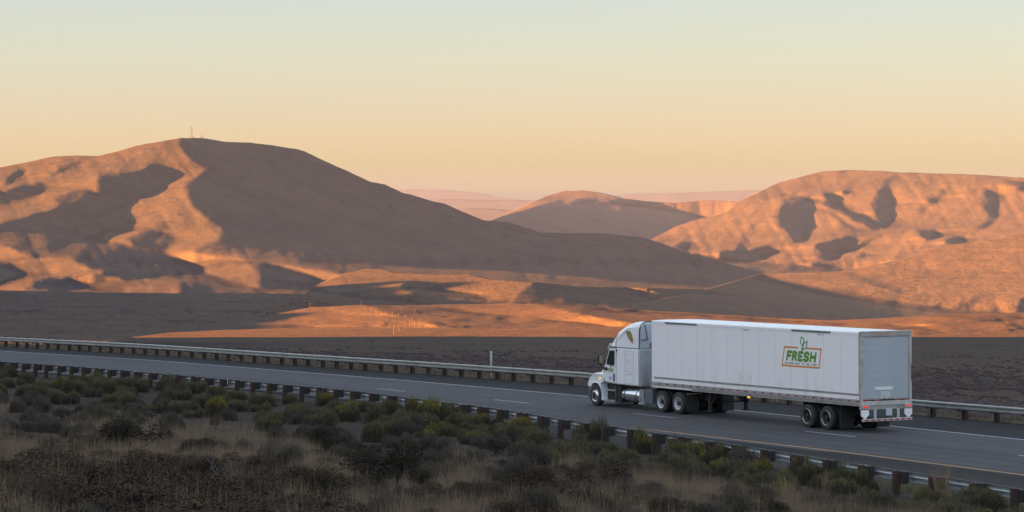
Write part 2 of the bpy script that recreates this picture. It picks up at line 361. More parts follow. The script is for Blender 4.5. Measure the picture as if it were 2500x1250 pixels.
FAR_PX=[-370,-338,-306,-275,-245,-216,-188,-160,-133,-106,-80,-54,-28,-2+4,30,54,79,105,130,157,181,206,232,258,285,313,341,369,396,425,455,485,515,544,575,607,640,674,706,738,774,808,843,877,916,952,992,1032,1071,1111,1156,1199,1239,1286,1332,1379,1426,1474,1523,1574,1626,1680,1735,1792,1850,1910,1971,2036,2107,2180,2262,2340,2418,2497,2584,2670,2760,2850]
npath=Path(near_top); fpath=Path(far_top)
gr_n=empty('guardrail',near_base[60],0,'near galvanised steel guardrail seen from behind on rusty posts along the bank','guardrail',group='highway guardrails')
gr_f=empty('guardrail',far_base[60],0,'far weathered steel guardrail beyond the dark shoulder, in front of the valley','guardrail',group='highway guardrails')
for g in (gr_n,gr_f): g.location=(0,0,0)
guardrail(npath,NEAR_PX,+1,m_galv,gr_n,.40,.14)
guardrail(fpath,FAR_PX,-1,m_galv_old,gr_f,.40,.14)
# small white reflectors fixed behind the near rail
for px in (1130,2120,560):
    p,t,n=npath.frame(npath.s_of_px(px)); r=MB().box(-.03,.03,-.012,.012,-.30,.02,bev=.006).build('reflector',m_white,gr_n); r.location=p+n*.1; r.rotation_euler=(0,0,math.atan2(t.y,t.x))
# marker posts
b=ground_pt(1199,919); e=empty('marker_post',b,0,'tall pale marker post standing at the far guardrail ahead of the truck','post')
h=62*b.y/F_PX
MB().box(-.045,.045,-.02,.02,-.3,h*.60,bev=.008).build('post_base',mat('grey_marker_plastic',(.40,.43,.44),.6),e)
MB().box(-.06,.06,-.012,.012,h*.60,h,bev=.006).build('post_blade',mat('pale_marker_plastic',(.48,.52,.52),.6,noise=(5,(.38,.41,.41),.4,.7)),e)
b=ground_pt(343,934); e=empty('marker_rod',b,0,'thin pale marker rod leaning against the near guardrail at left','marker')
MB().bar((0,0,-.1),(-.34,.1,.62),.022,6).build('rod',m_white,e); MB().box(-.40,-.28,.08,.11,.50,.64,bev=.005).build('rod_reflector',m_white,e)
# ------------------------------------------------------------------ hills: relief shaped so that outlined shadow areas turn from the sun
TE=math.tan(SUN_E); SA,CA=math.sin(SUN_A),math.cos(SUN_A)
def inside(poly, X, Y):
    r=np.zeros(X.shape,bool); n=len(poly)
    for i in range(n):
        x0,y0=poly[i]; x1,y1=poly[(i+1)%n]
        if y0==y1: continue
        c=((y0>Y)!=(y1>Y))&(X<(x1-x0)*(Y-y0)/(y1-y0)+x0); r^=c
    return r
def vnoise(X, Y, s, seed):
    """smooth value noise with cell size s (pair for x, y)"""
    sx,sy=s if isinstance(s,tuple) else (s,s); g=np.random.default_rng(seed).uniform(-1,1,(257,257))
    x=X/sx+1000.37; y=Y/sy+1000.71; xi=np.floor(x).astype(int); yi=np.floor(y).astype(int); fx=x-xi; fy=y-yi
    fx=fx*fx*(3-2*fx); fy=fy*fy*(3-2*fy); a=xi%256; b=yi%256
    return (g[b,a]*(1-fx)+g[b,a+1]*fx)*(1-fy)+(g[b+1,a]*(1-fx)+g[b+1,a+1]*fx)*fy
def blur(A, r, ax):
    if r<1: return A
    k=np.exp(-np.linspace(-2,2,2*r+1)**2/2); k/=k.sum(); P=np.pad(A,[(r,r) if a==ax else (0,0) for a in (0,1)],mode='edge'); o=np.zeros_like(A)
    for i,w in enumerate(k): o+=w*(P[i:i+A.shape[0],:] if ax==0 else P[:,i:i+A.shape[1]])
    return o
LAYERS={}; DEBUG=False
def layer(name, skyl, bot, base, shade, lit=(), x0=-200, x1=2700, dx=4, dy=3, gain=1.0, lam=.06, scr=900., soft=2, noise=1.0, mat_=None, rough_sky=.7, nrows=None, gully=(55,30), label=None, back=.25, sgain=1.35, cap=99., fade=None, hb=1):
    """skyl: skyline (photo columns, rows); bot: lower limit row; base: log-depth over (column,row);
       shade: shadow outlines, put into the shape by tilting the relief from the sun; returns a depth lookup"""
    px=np.arange(x0,x1+dx,dx,dtype=float); ys=np.interp(px,[a for a,_ in skyl],[b for _,b in skyl])
    for q in (23.0,9.0): ys=ys+vnoise(px,px*0,q,hash(name)%97 if False else len(name)*7)*rough_sky*(q/23.0)
    yt=math.floor(ys.min())-6; yb=bot if np.isscalar(bot) else max(b for _,b in bot)
    py=np.arange(yt,yb+dy*2,dy,dtype=float); X,Y=np.meshgrid(px,py)
    Lb=base(X,Y); k=-np.gradient(Lb,dy/F_PX,axis=0); k=np.clip(k,.5,None)
    Yc=np.maximum(Y,ys[None,:]+dy)
    wob=vnoise(X,Y,(26,14),5)*3.2+vnoise(X,Y,(11,7),6)*1.6
    wy=vnoise(X,Y,(30,16),8)*2.6+vnoise(X,Y,(12,8),9)*1.3
    m=np.zeros(X.shape)
    for poly in shade: m[inside(poly,X+wob,Yc+wy*.7)]=1
    for poly in lit: m[inside(poly,X+wob,Yc+wy*.7)]=0
    m=blur(blur(m,soft,1),max(1,soft//2),0)
    cap=cap(X,Y) if callable(cap) else cap
    need=np.minimum((TE*k+SA)/CA,cap); h=0.0; hx,hy=dx/F_PX,dy/F_PX; mu=(F_PX/scr)**2; P_tot=0.0
    for it in range(4):
        if it: kk=np.clip(-np.gradient(Lb+h,dy/F_PX,axis=0),.3*k,2.5*k); need=np.minimum((TE*kk+SA)/CA,cap)
        want=need*(m*sgain*gain-(1-m)*.62*gain)
        if it==0: P_tot=want.copy()
        else:
            hu=np.gradient(h,dx/F_PX,axis=1); P_tot=P_tot+.8*(want-hu)
        p=P_tot
        # screened least-squares surface by mirrored Fourier transform
        P2=np.concatenate([p,-p[:,::-1]],1); P2=np.concatenate([P2,P2[::-1]],0)
        kx=2*np.pi*np.fft.fftfreq(P2.shape[1],hx)[None,:]; ky=2*np.pi*np.fft.fftfreq(P2.shape[0],hy)[:,None]
        H=np.fft.fft2(P2)*(-1j*kx)/(kx**2+lam*ky**2+mu); h=np.real(np.fft.ifft2(H))[:len(py),:len(px)]
        h=blur(h,hb,0)
    if DEBUG:
        L_=Lb+h; I=-np.gradient(L_,dx/F_PX,axis=1)*CA+SA-np.gradient(L_,dy/F_PX,axis=0)*TE; ok=Y>ys[None,:]
        print('LAYER',name,'shade ok %.2f lit ok %.2f'%((I[(m>.5)&ok]<0).mean() if ((m>.5)&ok).any() else -1,(I[(m<.5)&ok]>0).mean() if ((m<.5)&ok).any() else -1),'k',round(float(k.mean()),1),'h range',h.min().round(2),h.max().round(2))
    # gullies and knolls
    g=np.zeros(X.shape); gx,gy=gully
    for o_,(sx_,sy_,a_) in enumerate([(gx,gy,1.0),(gx*.45,gy*.55,.75),(gx*.2,gy*.3,.75),(gx*.09,gy*.16,.7)]):
        n=vnoise(X+.9*Y,Y,(sx_,sy_),11+o_+len(name)); n2=1-2*np.abs(vnoise(X-.6*Y,Y,(sx_*1.2,sy_*2.2),31+o_+len(name)))
        g+=(n*.6+n2*.5)*a_*sx_/F_PX
    h=h+g*need*.22*noise
    if fade is not None: h=h*fade(X,Y)
    L=Lb+h
    for i in range(1,len(py)): L[i]=np.minimum(L[i],L[i-1]-.15*k[i]*hy)
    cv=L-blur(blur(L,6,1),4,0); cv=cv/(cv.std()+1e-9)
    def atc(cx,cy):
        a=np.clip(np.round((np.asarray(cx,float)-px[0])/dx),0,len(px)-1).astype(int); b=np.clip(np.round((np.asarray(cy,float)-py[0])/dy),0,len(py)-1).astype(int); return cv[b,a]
    def at(cx,cy):
        fx=np.clip((np.asarray(cx,float)-px[0])/dx,0,len(px)-1.001); fy=np.clip((np.asarray(cy,float)-py[0])/dy,0,len(py)-1.001)
        a=fx.astype(int); b=fy.astype(int); fx=fx-a; fy=fy-b
        return np.exp((L[b,a]*(1-fx)+L[b,a+1]*fx)*(1-fy)+(L[b+1,a]*(1-fx)+L[b+1,a+1]*fx)*fy)
    yb_=np.full(len(px),float(bot)) if np.isscalar(bot) else np.interp(px,[a for a,_ in bot],[b for _,b in bot])
    yb_=np.maximum(yb_,ys+4); nr=nrows or int((yb_-ys).max()/dy)+2; rows=[]; cvr=[]
    for t in np.linspace(0,1,nr):
        yy=ys+(yb_-ys)*t; D=at(px,yy); cvr.append(atc(px,yy)); rows.append(np.stack([(px-CX)/F_PX*D,D,CAM_Z-(yy-HY)/F_PX*D],1))
    top=rows[0]; D=top[:,1]; bk=[]
    for j in range(1,7):
        dd=D*.012*j*(1+.25*j); s=(D+dd)/D; bk.append(np.stack([top[:,0]*s,D+dd,top[:,2]-dd*back*min(1,.35+.2*j)],1))
    low=rows[-1]; s=.985; sk=np.stack([low[:,0]*s,low[:,1]*s,low[:,2]-.012*low[:,1]-5],1)
    R=bk[::-1]+rows+[sk]; V=np.concatenate(R); n_,m_=len(R),len(px); idx=np.arange(n_*m_).reshape(n_,m_)
    Fq=np.stack([idx[:-1,:-1],idx[1:,:-1],idx[1:,1:],idx[:-1,1:]],-1).reshape(-1,4)
    o=np_mesh(name,V,Fq,mat_,smooth=True); tag(o,kind='structure')
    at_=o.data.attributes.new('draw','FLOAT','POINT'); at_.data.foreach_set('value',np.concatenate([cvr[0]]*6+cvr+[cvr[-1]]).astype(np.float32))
    LAYERS[name]=at; return at
def tbl(tab):
    """log depth from (row, depth) pairs"""
    a=np.array(sorted(tab),float)
    def f(X,Y):
        y=np.asarray(Y); l=np.log(a[:,1]); r=np.interp(y,a[:,0],l)
        r=np.where(y<a[0,0],l[0]+(y-a[0,0])*(l[1]-l[0])/(a[1,0]-a[0,0]),r)
        r=np.where(y>a[-1,0],l[-1]+(y-a[-1,0])*(l[-1]-l[-2])/(a[-1,0]-a[-2,0]),r)
        return blur(blur(r,5,0),1,0) if r.ndim==2 and r.shape[0]>12 else r
    return f
def hill_mat(name, grass, dark, brush, sc, bumpd, speck=0.0, bs=1.0):
    m=bpy.data.materials.new(name); m.use_nodes=True; nt=m.node_tree; b=nt.nodes['Principled BSDF']; b.inputs['Roughness'].default_value=1.0; b.inputs['Specular IOR Level'].default_value=.05
    t=nt.nodes.new('ShaderNodeTexCoord')
    def nz(scale,detail=7,rough=.62,kind='ShaderNodeTexNoise'):
        mp=nt.nodes.new('ShaderNodeMapping'); mp.inputs['Scale'].default_value=scale if isinstance(scale,tuple) else (scale,)*3
        n=nt.nodes.new(kind); n.inputs['Scale'].default_value=1.0
        if kind=='ShaderNodeTexNoise': n.inputs['Detail'].default_value=detail; n.inputs['Roughness'].default_value=rough
        nt.links.new(t.outputs['Object'],mp.inputs[0]); nt.links.new(mp.outputs[0],n.inputs['Vector']); return n
    def mix(a,bcol,fac,lo,hi):
        r=nt.nodes.new('ShaderNodeMapRange'); r.inputs[1].default_value=lo; r.inputs[2].default_value=hi; nt.links.new(fac,r.inputs[0])
        x=nt.nodes.new('ShaderNodeMix'); x.data_type='RGBA'; nt.links.new(r.outputs[0],x.inputs[0])
        if isinstance(a,tuple): x.inputs[6].default_value=(*a,1)
        else: nt.links.new(a,x.inputs[6])
        x.inputs[7].default_value=(*bcol,1); return x.outputs[2]
    c=mix(grass,dark,nz(1/(90*sc)).outputs[0],.42,.66)
    c=mix(c,brush,nz(1/(22*sc),8,.7).outputs[0],.54,.70)
    c=mix(c,tuple(v*1.25 for v in grass),nz(1/(45*sc)).outputs[0],.56,.70)
    if speck:
        v=nz(1/(speck),kind='ShaderNodeTexVoronoi'); c=mix(brush,c,v.outputs['Distance'],.22,.42) if False else c
        r=nt.nodes.new('ShaderNodeMapRange'); r.inputs[1].default_value=.20; r.inputs[2].default_value=.42; r.inputs[3].default_value=1; r.inputs[4].default_value=0; nt.links.new(v.outputs['Distance'],r.inputs[0])
        x=nt.nodes.new('ShaderNodeMix'); x.data_type='RGBA'; nt.links.new(r.outputs[0],x.inputs[0]); nt.links.new(c,x.inputs[6]); x.inputs[7].default_value=(*tuple(v_*.55 for v_ in brush),1); c=x.outputs[2]
    at=nt.nodes.new('ShaderNodeAttribute'); at.attribute_name='draw'; r=nt.nodes.new('ShaderNodeMapRange'); r.inputs[1].default_value=.3; r.inputs[2].default_value=2.4; r.inputs[4].default_value=.8; nt.links.new(at.outputs['Fac'],r.inputs[0])  # hollows darkened: brush in the draws, with ravine shading put into the colour
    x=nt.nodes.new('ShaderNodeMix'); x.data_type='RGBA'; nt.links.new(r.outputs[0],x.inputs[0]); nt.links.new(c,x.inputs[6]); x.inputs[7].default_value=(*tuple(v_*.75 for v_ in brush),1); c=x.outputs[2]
    nt.links.new(c,b.inputs['Base Color'])
    n1=nz(1/(9*sc),9,.7); n2=nz(1/(38*sc),6,.6); ad=nt.nodes.new('ShaderNodeMath'); ad.operation='MULTIPLY_ADD'; ad.inputs[1].default_value=2.6; nt.links.new(n2.outputs[0],ad.inputs[0]); nt.links.new(n1.outputs[0],ad.inputs[2])
    k=nt.nodes.new('ShaderNodeBump'); k.inputs['Strength'].default_value=bs; k.inputs['Distance'].default_value=bumpd; nt.links.new(ad.outputs[0],k.inputs['Height']); nt.links.new(k.outputs[0],b.inputs['Normal'])
    return m
G1,G2,G3=(.064,.053,.043),(.046,.040,.036),(.029,.027,.028)
mh_near=hill_mat('near_grass_and_sage',(.088,.063,.044),(.058,.045,.038),(.034,.029,.030),.45,2.2,speck=3.2,bs=.5)
mh_mid=hill_mat('foothill_grass',(.078,.060,.044),(.055,.044,.036),(.034,.030,.029),1.0,5.0,speck=6.5,bs=.5)
mh_left=hill_mat('left_mountain_grass',G1,G2,G3,2.2,10.0,bs=.27)
mh_slope=hill_mat('right_slope_grass',(.086,.066,.048),(.070,.055,.043),(.048,.040,.034),2.0,8.0,bs=.45)
mh_right=hill_mat('right_mountain_grass',(.078,.062,.050),(.062,.051,.044),(.040,.036,.034),2.6,12.0,bs=.27)
mh_butte=hill_mat('far_butte_grass',(.10,.075,.062),(.08,.062,.055),(.06,.049,.046),4.0,16.0,bs=.27)
mh_far=hill_mat('far_ridge_ground',(.080,.080,.082),(.070,.070,.072),(.060,.060,.062),12.0,30.0,bs=.27)
def Zp(s,ox,oy): return lambda L_: [(ox+a/s,oy+b/s) for a,b in L_]
z6=Zp(2.604,0,280); z7=Zp(2.718,700,420); z8=Zp(2.5,1500,380)
# far hazy ridges
SK_B=[(1150,560),(1200,537),(1245,518),(1290,498),(1340,476),(1380,466),(1425,465),(1470,471),(1520,484),(1580,491),(1650,495),(1720,489),(1780,491),(1850,500),(1950,510),(2100,520)]
layer('distant_ridge',[(700,480),(900,470),(985,462),(1100,464),(1180,473),(1230,484),(1290,490),(1420,484),(1500,478),(1560,473),(1700,469),(1860,463),(2000,462)],505,tbl([(455,52000),(520,46000)]),[],x0=700,x1=2050,dx=8,dy=4,mat_=mh_far,noise=.5,rough_sky=.5)
layer('distant_ridge',[(850,500),(1000,489),(1100,486),(1200,488),(1290,489),(1400,492),(1500,500)],520,tbl([(485,38000),(530,34000)]),[],x0=850,x1=1500,dx=8,dy=4,mat_=mh_far,noise=.6,rough_sky=.5)
layer('distant_ridge',[(950,525),(1080,514),(1110,511),(1150,508),(1200,509),(1250,514),(1320,522),(1400,530)],560,tbl([(505,25000),(560,21000)]),[],x0=950,x1=1400,dx=6,dy=3,mat_=mh_far,noise=.8,rough_sky=.5)
# flat-topped butte
layer('butte',SK_B,610,tbl([(460,16800),(500,16000),(610,14600)]),
      [[(1100,548),(1240,524),(1290,510),(1330,497),(1360,490),(1380,497),(1420,489),(1440,499),(1490,494),(1540,499),(1600,503),(1700,508),(1760,505),(1850,512),(2200,530),(2200,640),(1100,640)]],
      x0=1150,x1=2100,mat_=mh_butte,lam=.03,scr=1300,gain=1.2,gully=(30,40),noise=.8,sgain=1.6,soft=1)
# right-hand mountain
SK_C=[(1560,600),(1592,584),(1620,569),(1650,553),(1700,536),(1745,527),(1775,517),(1800,494),(1850,470),(1900,446),(1960,430),(2010,418),(2070,415),(2160,418),(2200,421),(2350,425),(2440,430),(2500,434),(2700,448)]
C_SH=[[(1040,255),(1120,250),(1200,265),(1220,300),(1195,340),(1200,390),(1170,460),(1165,525),(1110,530),(1070,480),(1010,430),(990,370),(1020,300)],
 [(1260,225),(1300,220),(1370,255),(1390,300),(1440,340),(1550,365),(1560,385),(1600,410),(1610,470),(1540,430),(1450,390),(1380,340),(1270,300),(1290,270)],
 [(1740,120),(1700,150),(1670,170),(1680,230),(1700,290),(1705,400),(1640,450),(1605,440),(1600,410),(1590,350),(1560,290),(1640,200),(1650,150)],
 [(1390,215),(1440,210),(1455,225),(1400,237)],[(1930,260),(2010,240),(1990,270),(1940,300),(1915,290)],[(2000,210),(2025,215),(2010,250)],
 [(2250,215),(2290,198),(2330,230),(2350,280),(2335,330),(2350,370),(2310,410),(2250,440),(2190,455),(2290,390),(2280,350),(2230,290),(2260,260)],
 [(2380,150),(2500,165),(2600,190),(2500,200),(2440,180)],[(1840,455),(1950,450),(1985,480),(1940,510),(1870,500)],[(2040,500),(2130,490),(2150,530),(2060,545),(2010,525)],
 [(1500,600),(1540,590),(1560,610),(1500,625),(1480,615)],[(850,405),(840,440),(810,480),(795,530),(780,530),(810,470),(830,430)],
 [(755,525),(790,560),(785,590),(750,610),(640,600),(640,585),(740,570)],[(460,510),(440,580),(380,570),(370,550),(430,525)],
 [(860,560),(920,550),(1000,575),(900,625),(780,625),(820,580)],[(1400,495),(1480,480),(1460,520),(1400,570),(1330,640),(1250,620),(1220,545),(1300,520)],
 [(1500,535),(1600,490),(1640,480),(1500,560),(1400,575)],[(1290,330),(1400,395),(1470,450),(1460,500),(1430,440),(1350,380)],
 [(300,540),(430,597),(560,612),(640,628),(800,655),(1000,665),(1300,652),(1560,655),(1700,650),(1560,690),(1400,735),(900,735),(300,700)],
 [(1890,300),(1905,330),(1870,360),(1850,355),(1885,325)],[(2150,560),(2240,530),(2330,520),(2260,545),(2160,575)]]
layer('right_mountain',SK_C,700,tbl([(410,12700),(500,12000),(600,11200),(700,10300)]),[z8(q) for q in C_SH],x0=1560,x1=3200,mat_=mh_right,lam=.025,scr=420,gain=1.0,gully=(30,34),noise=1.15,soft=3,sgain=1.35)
# broad lit slope below it
SK_E=[(1540,745),(1700,713),(1780,690),(1860,667),(1960,666),(2050,662),(2100,655),(2200,632),(2280,607),(2330,597),(2430,583),(2500,568),(2700,530)]
E_SH=[[(880,715),(905,735),(960,760),(1080,790),(1300,830),(1450,865),(1700,905),(1900,930),(2060,950),(2200,962),(2500,975),(3000,985),(3000,1300),(-600,1300),(-600,740),(0,735),(870,712)],
 [(1437,815),(1442,835),(1425,868),(1415,865)],[(1705,870),(1712,890),(1695,930),(1685,905)],[(1975,895),(1985,915),(1970,935),(1960,925)],[(2140,880),(2145,890),(2090,950),(2085,940)],[(2200,850),(2205,870),(2160,945),(2150,930),(2180,890)],[(2540,860),(2500,870),(2455,930),(2470,935),(2530,920)],
 [(1430,735),(1600,775),(1780,830),(1770,836),(1600,785),(1430,742)]]
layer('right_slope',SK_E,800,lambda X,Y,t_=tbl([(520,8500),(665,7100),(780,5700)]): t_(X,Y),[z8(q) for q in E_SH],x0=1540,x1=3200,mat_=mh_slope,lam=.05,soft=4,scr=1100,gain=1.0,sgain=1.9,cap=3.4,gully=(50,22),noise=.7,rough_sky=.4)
# left mountain
SK_D=[(-1000,575),(-700,520),(-420,478),(-260,455),(-120,432),(0,409),(40,401),(130,382),(180,380),(240,381),(290,369),(330,356),(400,344),(440,336),(500,338),(550,346),(610,348),(660,354),(720,363),(745,370),(790,392),(850,418),(905,444),(940,450),(985,472),(1000,474),(1060,492),(1085,497),(1125,515),(1180,537),(1240,542),(1320,568),(1400,569),(1480,570),(1510,575),(1560,578),(1600,588),(1640,605),(1700,625),(1770,642),(1810,652),(1860,666),(1950,690),(2100,715)]
D_SH=[[(440,325),(441,361),(457,384),(480,397),(511,407),(507,414),(490,424),(457,445),(455,472),(465,499),(495,522),(515,541),(541,556),(536,583),(500,600),(472,608),(476,622),(576,627),(620,636),(672,642),(760,652),(830,668),(1000,720),(2200,760),(2200,500),(1500,400),(800,300),(600,300)],
 z6([(640,378),(720,375),(900,355),(960,315),(1010,325),(1070,380),(1100,408),(900,520),(720,605),(600,680),(680,735),(610,790),(700,825),(860,830),(790,790),(830,765),(960,735),(1100,760),(1110,800),(1050,880),(1130,920),(1200,960),(1290,965),(1250,1000),(1400,1045),(1500,1090),(1650,1105),(2050,1110),(2050,1140),(1150,1135),(1145,1060),(940,1045),(700,1045),(520,1035),(690,1000),(500,960),(450,905),(220,900),(110,860),(0,820),(-300,800),(-300,760),(0,690),(240,625),(310,615),(380,580),(350,530),(480,475),(560,485),(660,500),(620,440)]),
 z6([(-300,540),(0,480),(60,480),(150,440),(260,428),(315,450),(250,500),(150,545),(60,565),(0,575),(-300,620)]),
 z6([(-100,930),(0,945),(90,950),(110,975),(150,1020),(0,1080),(-100,1100)]),
 z6([(240,1040),(500,1030),(525,1035),(520,1085),(640,1105),(700,1130),(300,1125),(160,1110),(200,1070)]),
 z6([(1500,960),(1700,950),(1870,990),(1990,1030),(2020,1060),(1980,1110),(1650,1105),(1600,1000)]),
 z6([(540,265),(420,330),(330,375),(310,400),(350,385),(470,320)]),z6([(120,350),(160,350),(60,440),(20,460),(40,410)])]
D_LIT=[z6([(540,1045),(700,1042),(940,1048),(1090,1062),(1150,1082),(1120,1110),(1010,1128),(700,1130),(620,1105),(560,1075)]),z6([(1130,905),(1500,905),(1640,990),(1650,1100),(1500,1090),(1380,1040),(1260,1000),(1290,965),(1200,960)])]
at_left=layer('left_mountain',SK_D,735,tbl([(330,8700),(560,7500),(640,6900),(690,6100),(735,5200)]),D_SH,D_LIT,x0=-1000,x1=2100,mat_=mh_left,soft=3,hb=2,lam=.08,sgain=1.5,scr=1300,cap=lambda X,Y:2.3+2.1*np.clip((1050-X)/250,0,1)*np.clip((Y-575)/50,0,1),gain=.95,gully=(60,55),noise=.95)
# lit foothill shelf and the dark knoll beside it
SK_G=[(640,762),(700,742),(745,716),(785,690),(830,670),(870,662),(900,655),(940,657),(960,665),(1030,668),(1150,670),(1200,682),(1320,690),(1400,698),(1560,702),(1700,704),(1760,713),(1850,735),(1920,749),(2050,775),(2150,795)]
G_SH=[z7([(-400,640),(0,640),(100,670),(200,700),(215,740),(165,795),(0,805),(-400,805)]),
 z7([(160,790),(470,798),(415,830),(850,850),(840,822),(745,765),(770,730),(860,740),(1000,728),(980,785),(1200,805),(1290,825),(1335,860),(1300,880),(900,900),(0,900),(-400,900),(-400,805)]),
 z7([(1640,735),(1570,780),(1530,820),(1480,878),(1500,960),(4200,1100),(4200,700),(2240,765),(1900,742)])]
layer('foothills',SK_G,[(640,770),(900,752),(1500,778),(2150,800)],tbl([(650,5900),(700,5050),(745,4300),(800,3500)]),G_SH,[z7([(2240,768),(2380,775),(2446,800),(2446,830),(2380,820),(2340,795)])],x0=640,x1=2150,mat_=mh_mid,lam=.02,scr=500,gain=1.0,gully=(42,14),noise=.9,rough_sky=.4)
# dark slope behind the lit mound on the left
SK_H=[(-1000,705),(-260,700),(0,709),(250,714),(450,716),(620,716),(760,719),(900,735),(1040,741),(1180,744),(1400,752)]
layer('foothills',SK_H,900,tbl([(700,4500),(760,3500),(830,2300),(900,1500)]),[[(-400,600),(1500,600),(1500,1000),(-400,1000)]],x0=-1000,x1=1400,mat_=mh_mid,lam=.05,scr=300,gain=.3,gully=(60,12),noise=.8,rough_sky=.4)
# near valley side: the lit mound, and in front of it a lower shelf that runs down to the highway
SK_N=[(380,824),(450,815),(545,803),(575,791),(600,784),(680,765),(760,750),(880,744),(980,746),(1100,743),(1200,741),(1300,741),(1370,745),(1500,753),(1700,764),(1900,776),(2030,782),(2150,777),(2250,770),(2350,766),(2500,763),(2700,760),(2900,760)]
SK_F=[(-420,860),(-200,851),(100,841),(250,835),(285,832),(330,822),(420,812),(545,806),(700,801),(850,799),(960,800),(1040,801),(1105,801),(1200,803),(1300,801),(1420,797),(1500,797),(1600,800),(1800,811),(2000,821),(2150,822),(2230,819),(2350,814),(2500,815),(2900,813)]
verge=offset(far_base,1.7)
vx=[CX+F_PX*p.x/p.y for p in verge]; vz=[p.z-.25 for p in verge]; vD=[p.y for p in verge]; vy=[HY+(CAM_Z-z)/D*F_PX for z,D in zip(vz,vD)]
N_SH=[[(890,749),(985,749),(1083,755),(1160,764),(1250,771),(1230,777),(1100,776),(1005,771),(950,767),(930,758)],
 [(1040,783),(1204,780),(1330,780),(1436,790),(1520,795),(1480,803),(1250,800),(1060,794)],
 [(1330,747),(1500,757),(1700,770),(1900,783),(2030,790),(2060,800),(1800,800),(1560,790),(1440,770)],
 [(2230,806),(2400,808),(2900,808),(2900,830),(2230,830)],[(2230,785),(2320,788),(2420,796),(2330,794)],[(1880,793),(2100,788),(2250,798),(2120,812),(1800,810)],[(2300,774),(2420,771),(2520,778),(2400,784)],[(2440,790),(2560,786),(2700,800),(2500,804)],[(620,803),(700,795),(780,799),(700,808)]]
at_mound=layer('lit_mound',SK_N,[(380,834),(545,815),(850,812),(1500,809),(2000,832),(2300,828),(2900,826)],tbl([(735,3350),(760,2950),(790,2500),(830,2150)]),N_SH,
      [[(1010,773),(1204,774),(1210,779),(1020,780)]],x0=380,x1=2900,dx=5,dy=2,mat_=mh_near,lam=.05,scr=420,gain=.8,sgain=1.5,gully=(70,10),noise=.7,rough_sky=.3,soft=3,nrows=44)
def base_F(X,Y):
    y0=np.interp(X,vx,vy); d0=np.interp(X,vx,vD)
    tab=lambda y:np.interp(y,[790,800,812,825,840],np.log([2050,1850,1600,1350,1180]))
    ya=np.minimum(838.0,y0-12); f=np.clip((Y-ya)/(y0-ya),0,1); Ln=tab(ya)*(1-f**1.25)+np.log(d0)*f**1.25
    r=np.where(Y<ya,tab(Y),Ln)-np.clip(Y-y0,0,None)*.004
    return blur(r,3,0) if r.ndim==2 else r
F_SH=[[(-300,900),(285,840),(700,832),(1000,826),(1500,812),(1700,835),(2300,835),(2900,835),(2900,1300),(-300,1300)],[(1040,815),(1080,806),(1104,803),(1108,806),(1085,811),(1050,823)],[(300,830),(360,822),(420,822),(380,830)],[(560,822),(600,815),(660,822),(700,814),(730,824),(600,828)]]
at_near=layer('near_valley_side',SK_F,[(a,b) for a,b in zip(vx,vy)],base_F,F_SH,x0=-420,x1=2900,dx=5,dy=2,mat_=mh_near,lam=.06,scr=200,gain=.7,cap=5.0,gully=(70,9),noise=.9,rough_sky=.3,soft=2,nrows=100,fade=lambda X,Y: np.clip((np.interp(X,vx,vy)-45-Y)/60.,0,1)**1.5)
# pale verge between the far guardrail and the drop
m_verge=mat('pale_verge_grass',(.085,.075,.052),.95,noise=[(.6,(.05,.045,.036),.45,.62),(5.0,(.12,.10,.07),.5,.7)],bump=(6.0,.8,.1),spec=.05)
vtop=[Vector((p.x,p.y,p.z+.02)) for p in offset(far_base,.30)]
crest=[Vector((p.x,p.y,p.z+.10)) for p in offset(far_base,.9)]
low=[Vector((p.x,p.y,z-.15)) for p,z in zip(verge,vz)]
strip('verge',vtop,crest,m_verge,lift=.006,sub=2); strip('verge',crest,low,m_verge,lift=.006,sub=2)
# ridge to the left, out of view: it keeps the highway in shade at sunset
def ridge(name,cx0,y0,y1,h,wd,zb,m,tail=180):
    xs=np.linspace(-wd,wd,25); ysx=np.concatenate([np.arange(y0,y1-60,40.0),np.arange(y1-60,y1+tail*1.5,9.0)]); V=[]
    for y in ysx:
        e=np.clip((y1+tail-y)/tail,0,1)*np.clip((y-y0+200)/200,0,1); e=e*e*(3-2*e)
        for x in xs: V.append((cx0+x,y,zb+(h-zb)*e*math.exp(-(x/wd*2.0)**2)*(1+.05*math.sin(y/170.)+.03*math.sin(y/67.+x/90)+.09*(1-e)*math.sin(y/31.)+.06*(1-e)*math.sin(y/13.+1))))
    idx=np.arange(len(V)).reshape(len(ysx),len(xs)); Fq=np.stack([idx[:-1,:-1],idx[:-1,1:],idx[1:,1:],idx[1:,:-1]],-1).reshape(-1,4)
    o=np_mesh(name,np.array(V),Fq,m,smooth=True); tag(o,kind='structure')
ridge('left_ridge',-640,-900,1130,150,330,-60,mh_near)
ridge('left_ridge',-980,1250,4300,25,260,-150,mh_mid,tail=260)  # second unseen ridge, added to shade the dark slope behind the mound
# wide valley floor under everything
o=mesh_obj('valley_floor',[(-28000,-2500,-335),(28000,-2500,-335),(28000,54000,-335),(-28000,54000,-335)],[(0,1,2,3)],mh_far,kind='structure')
# haze
HAZE=1.9e-5
mz=bpy.data.materials.new('haze'); mz.use_nodes=True; nt=mz.node_tree; nt.nodes.remove(nt.nodes['Principled BSDF'])
pv=nt.nodes.new('ShaderNodeVolumePrincipled'); pv.inputs['Density'].default_value=HAZE; pv.inputs['Color'].default_value=(.135,.205,.44,1); pv.inputs['Anisotropy'].default_value=.0
pv.inputs['Density Attribute'].default_value=''; nt.links.new(pv.outputs[0],nt.nodes['Material Output'].inputs['Volume'])
hz=MB().box(-28500,28500,-3000,54500,-336,250).build('haze',mz); hz['kind']='stuff'
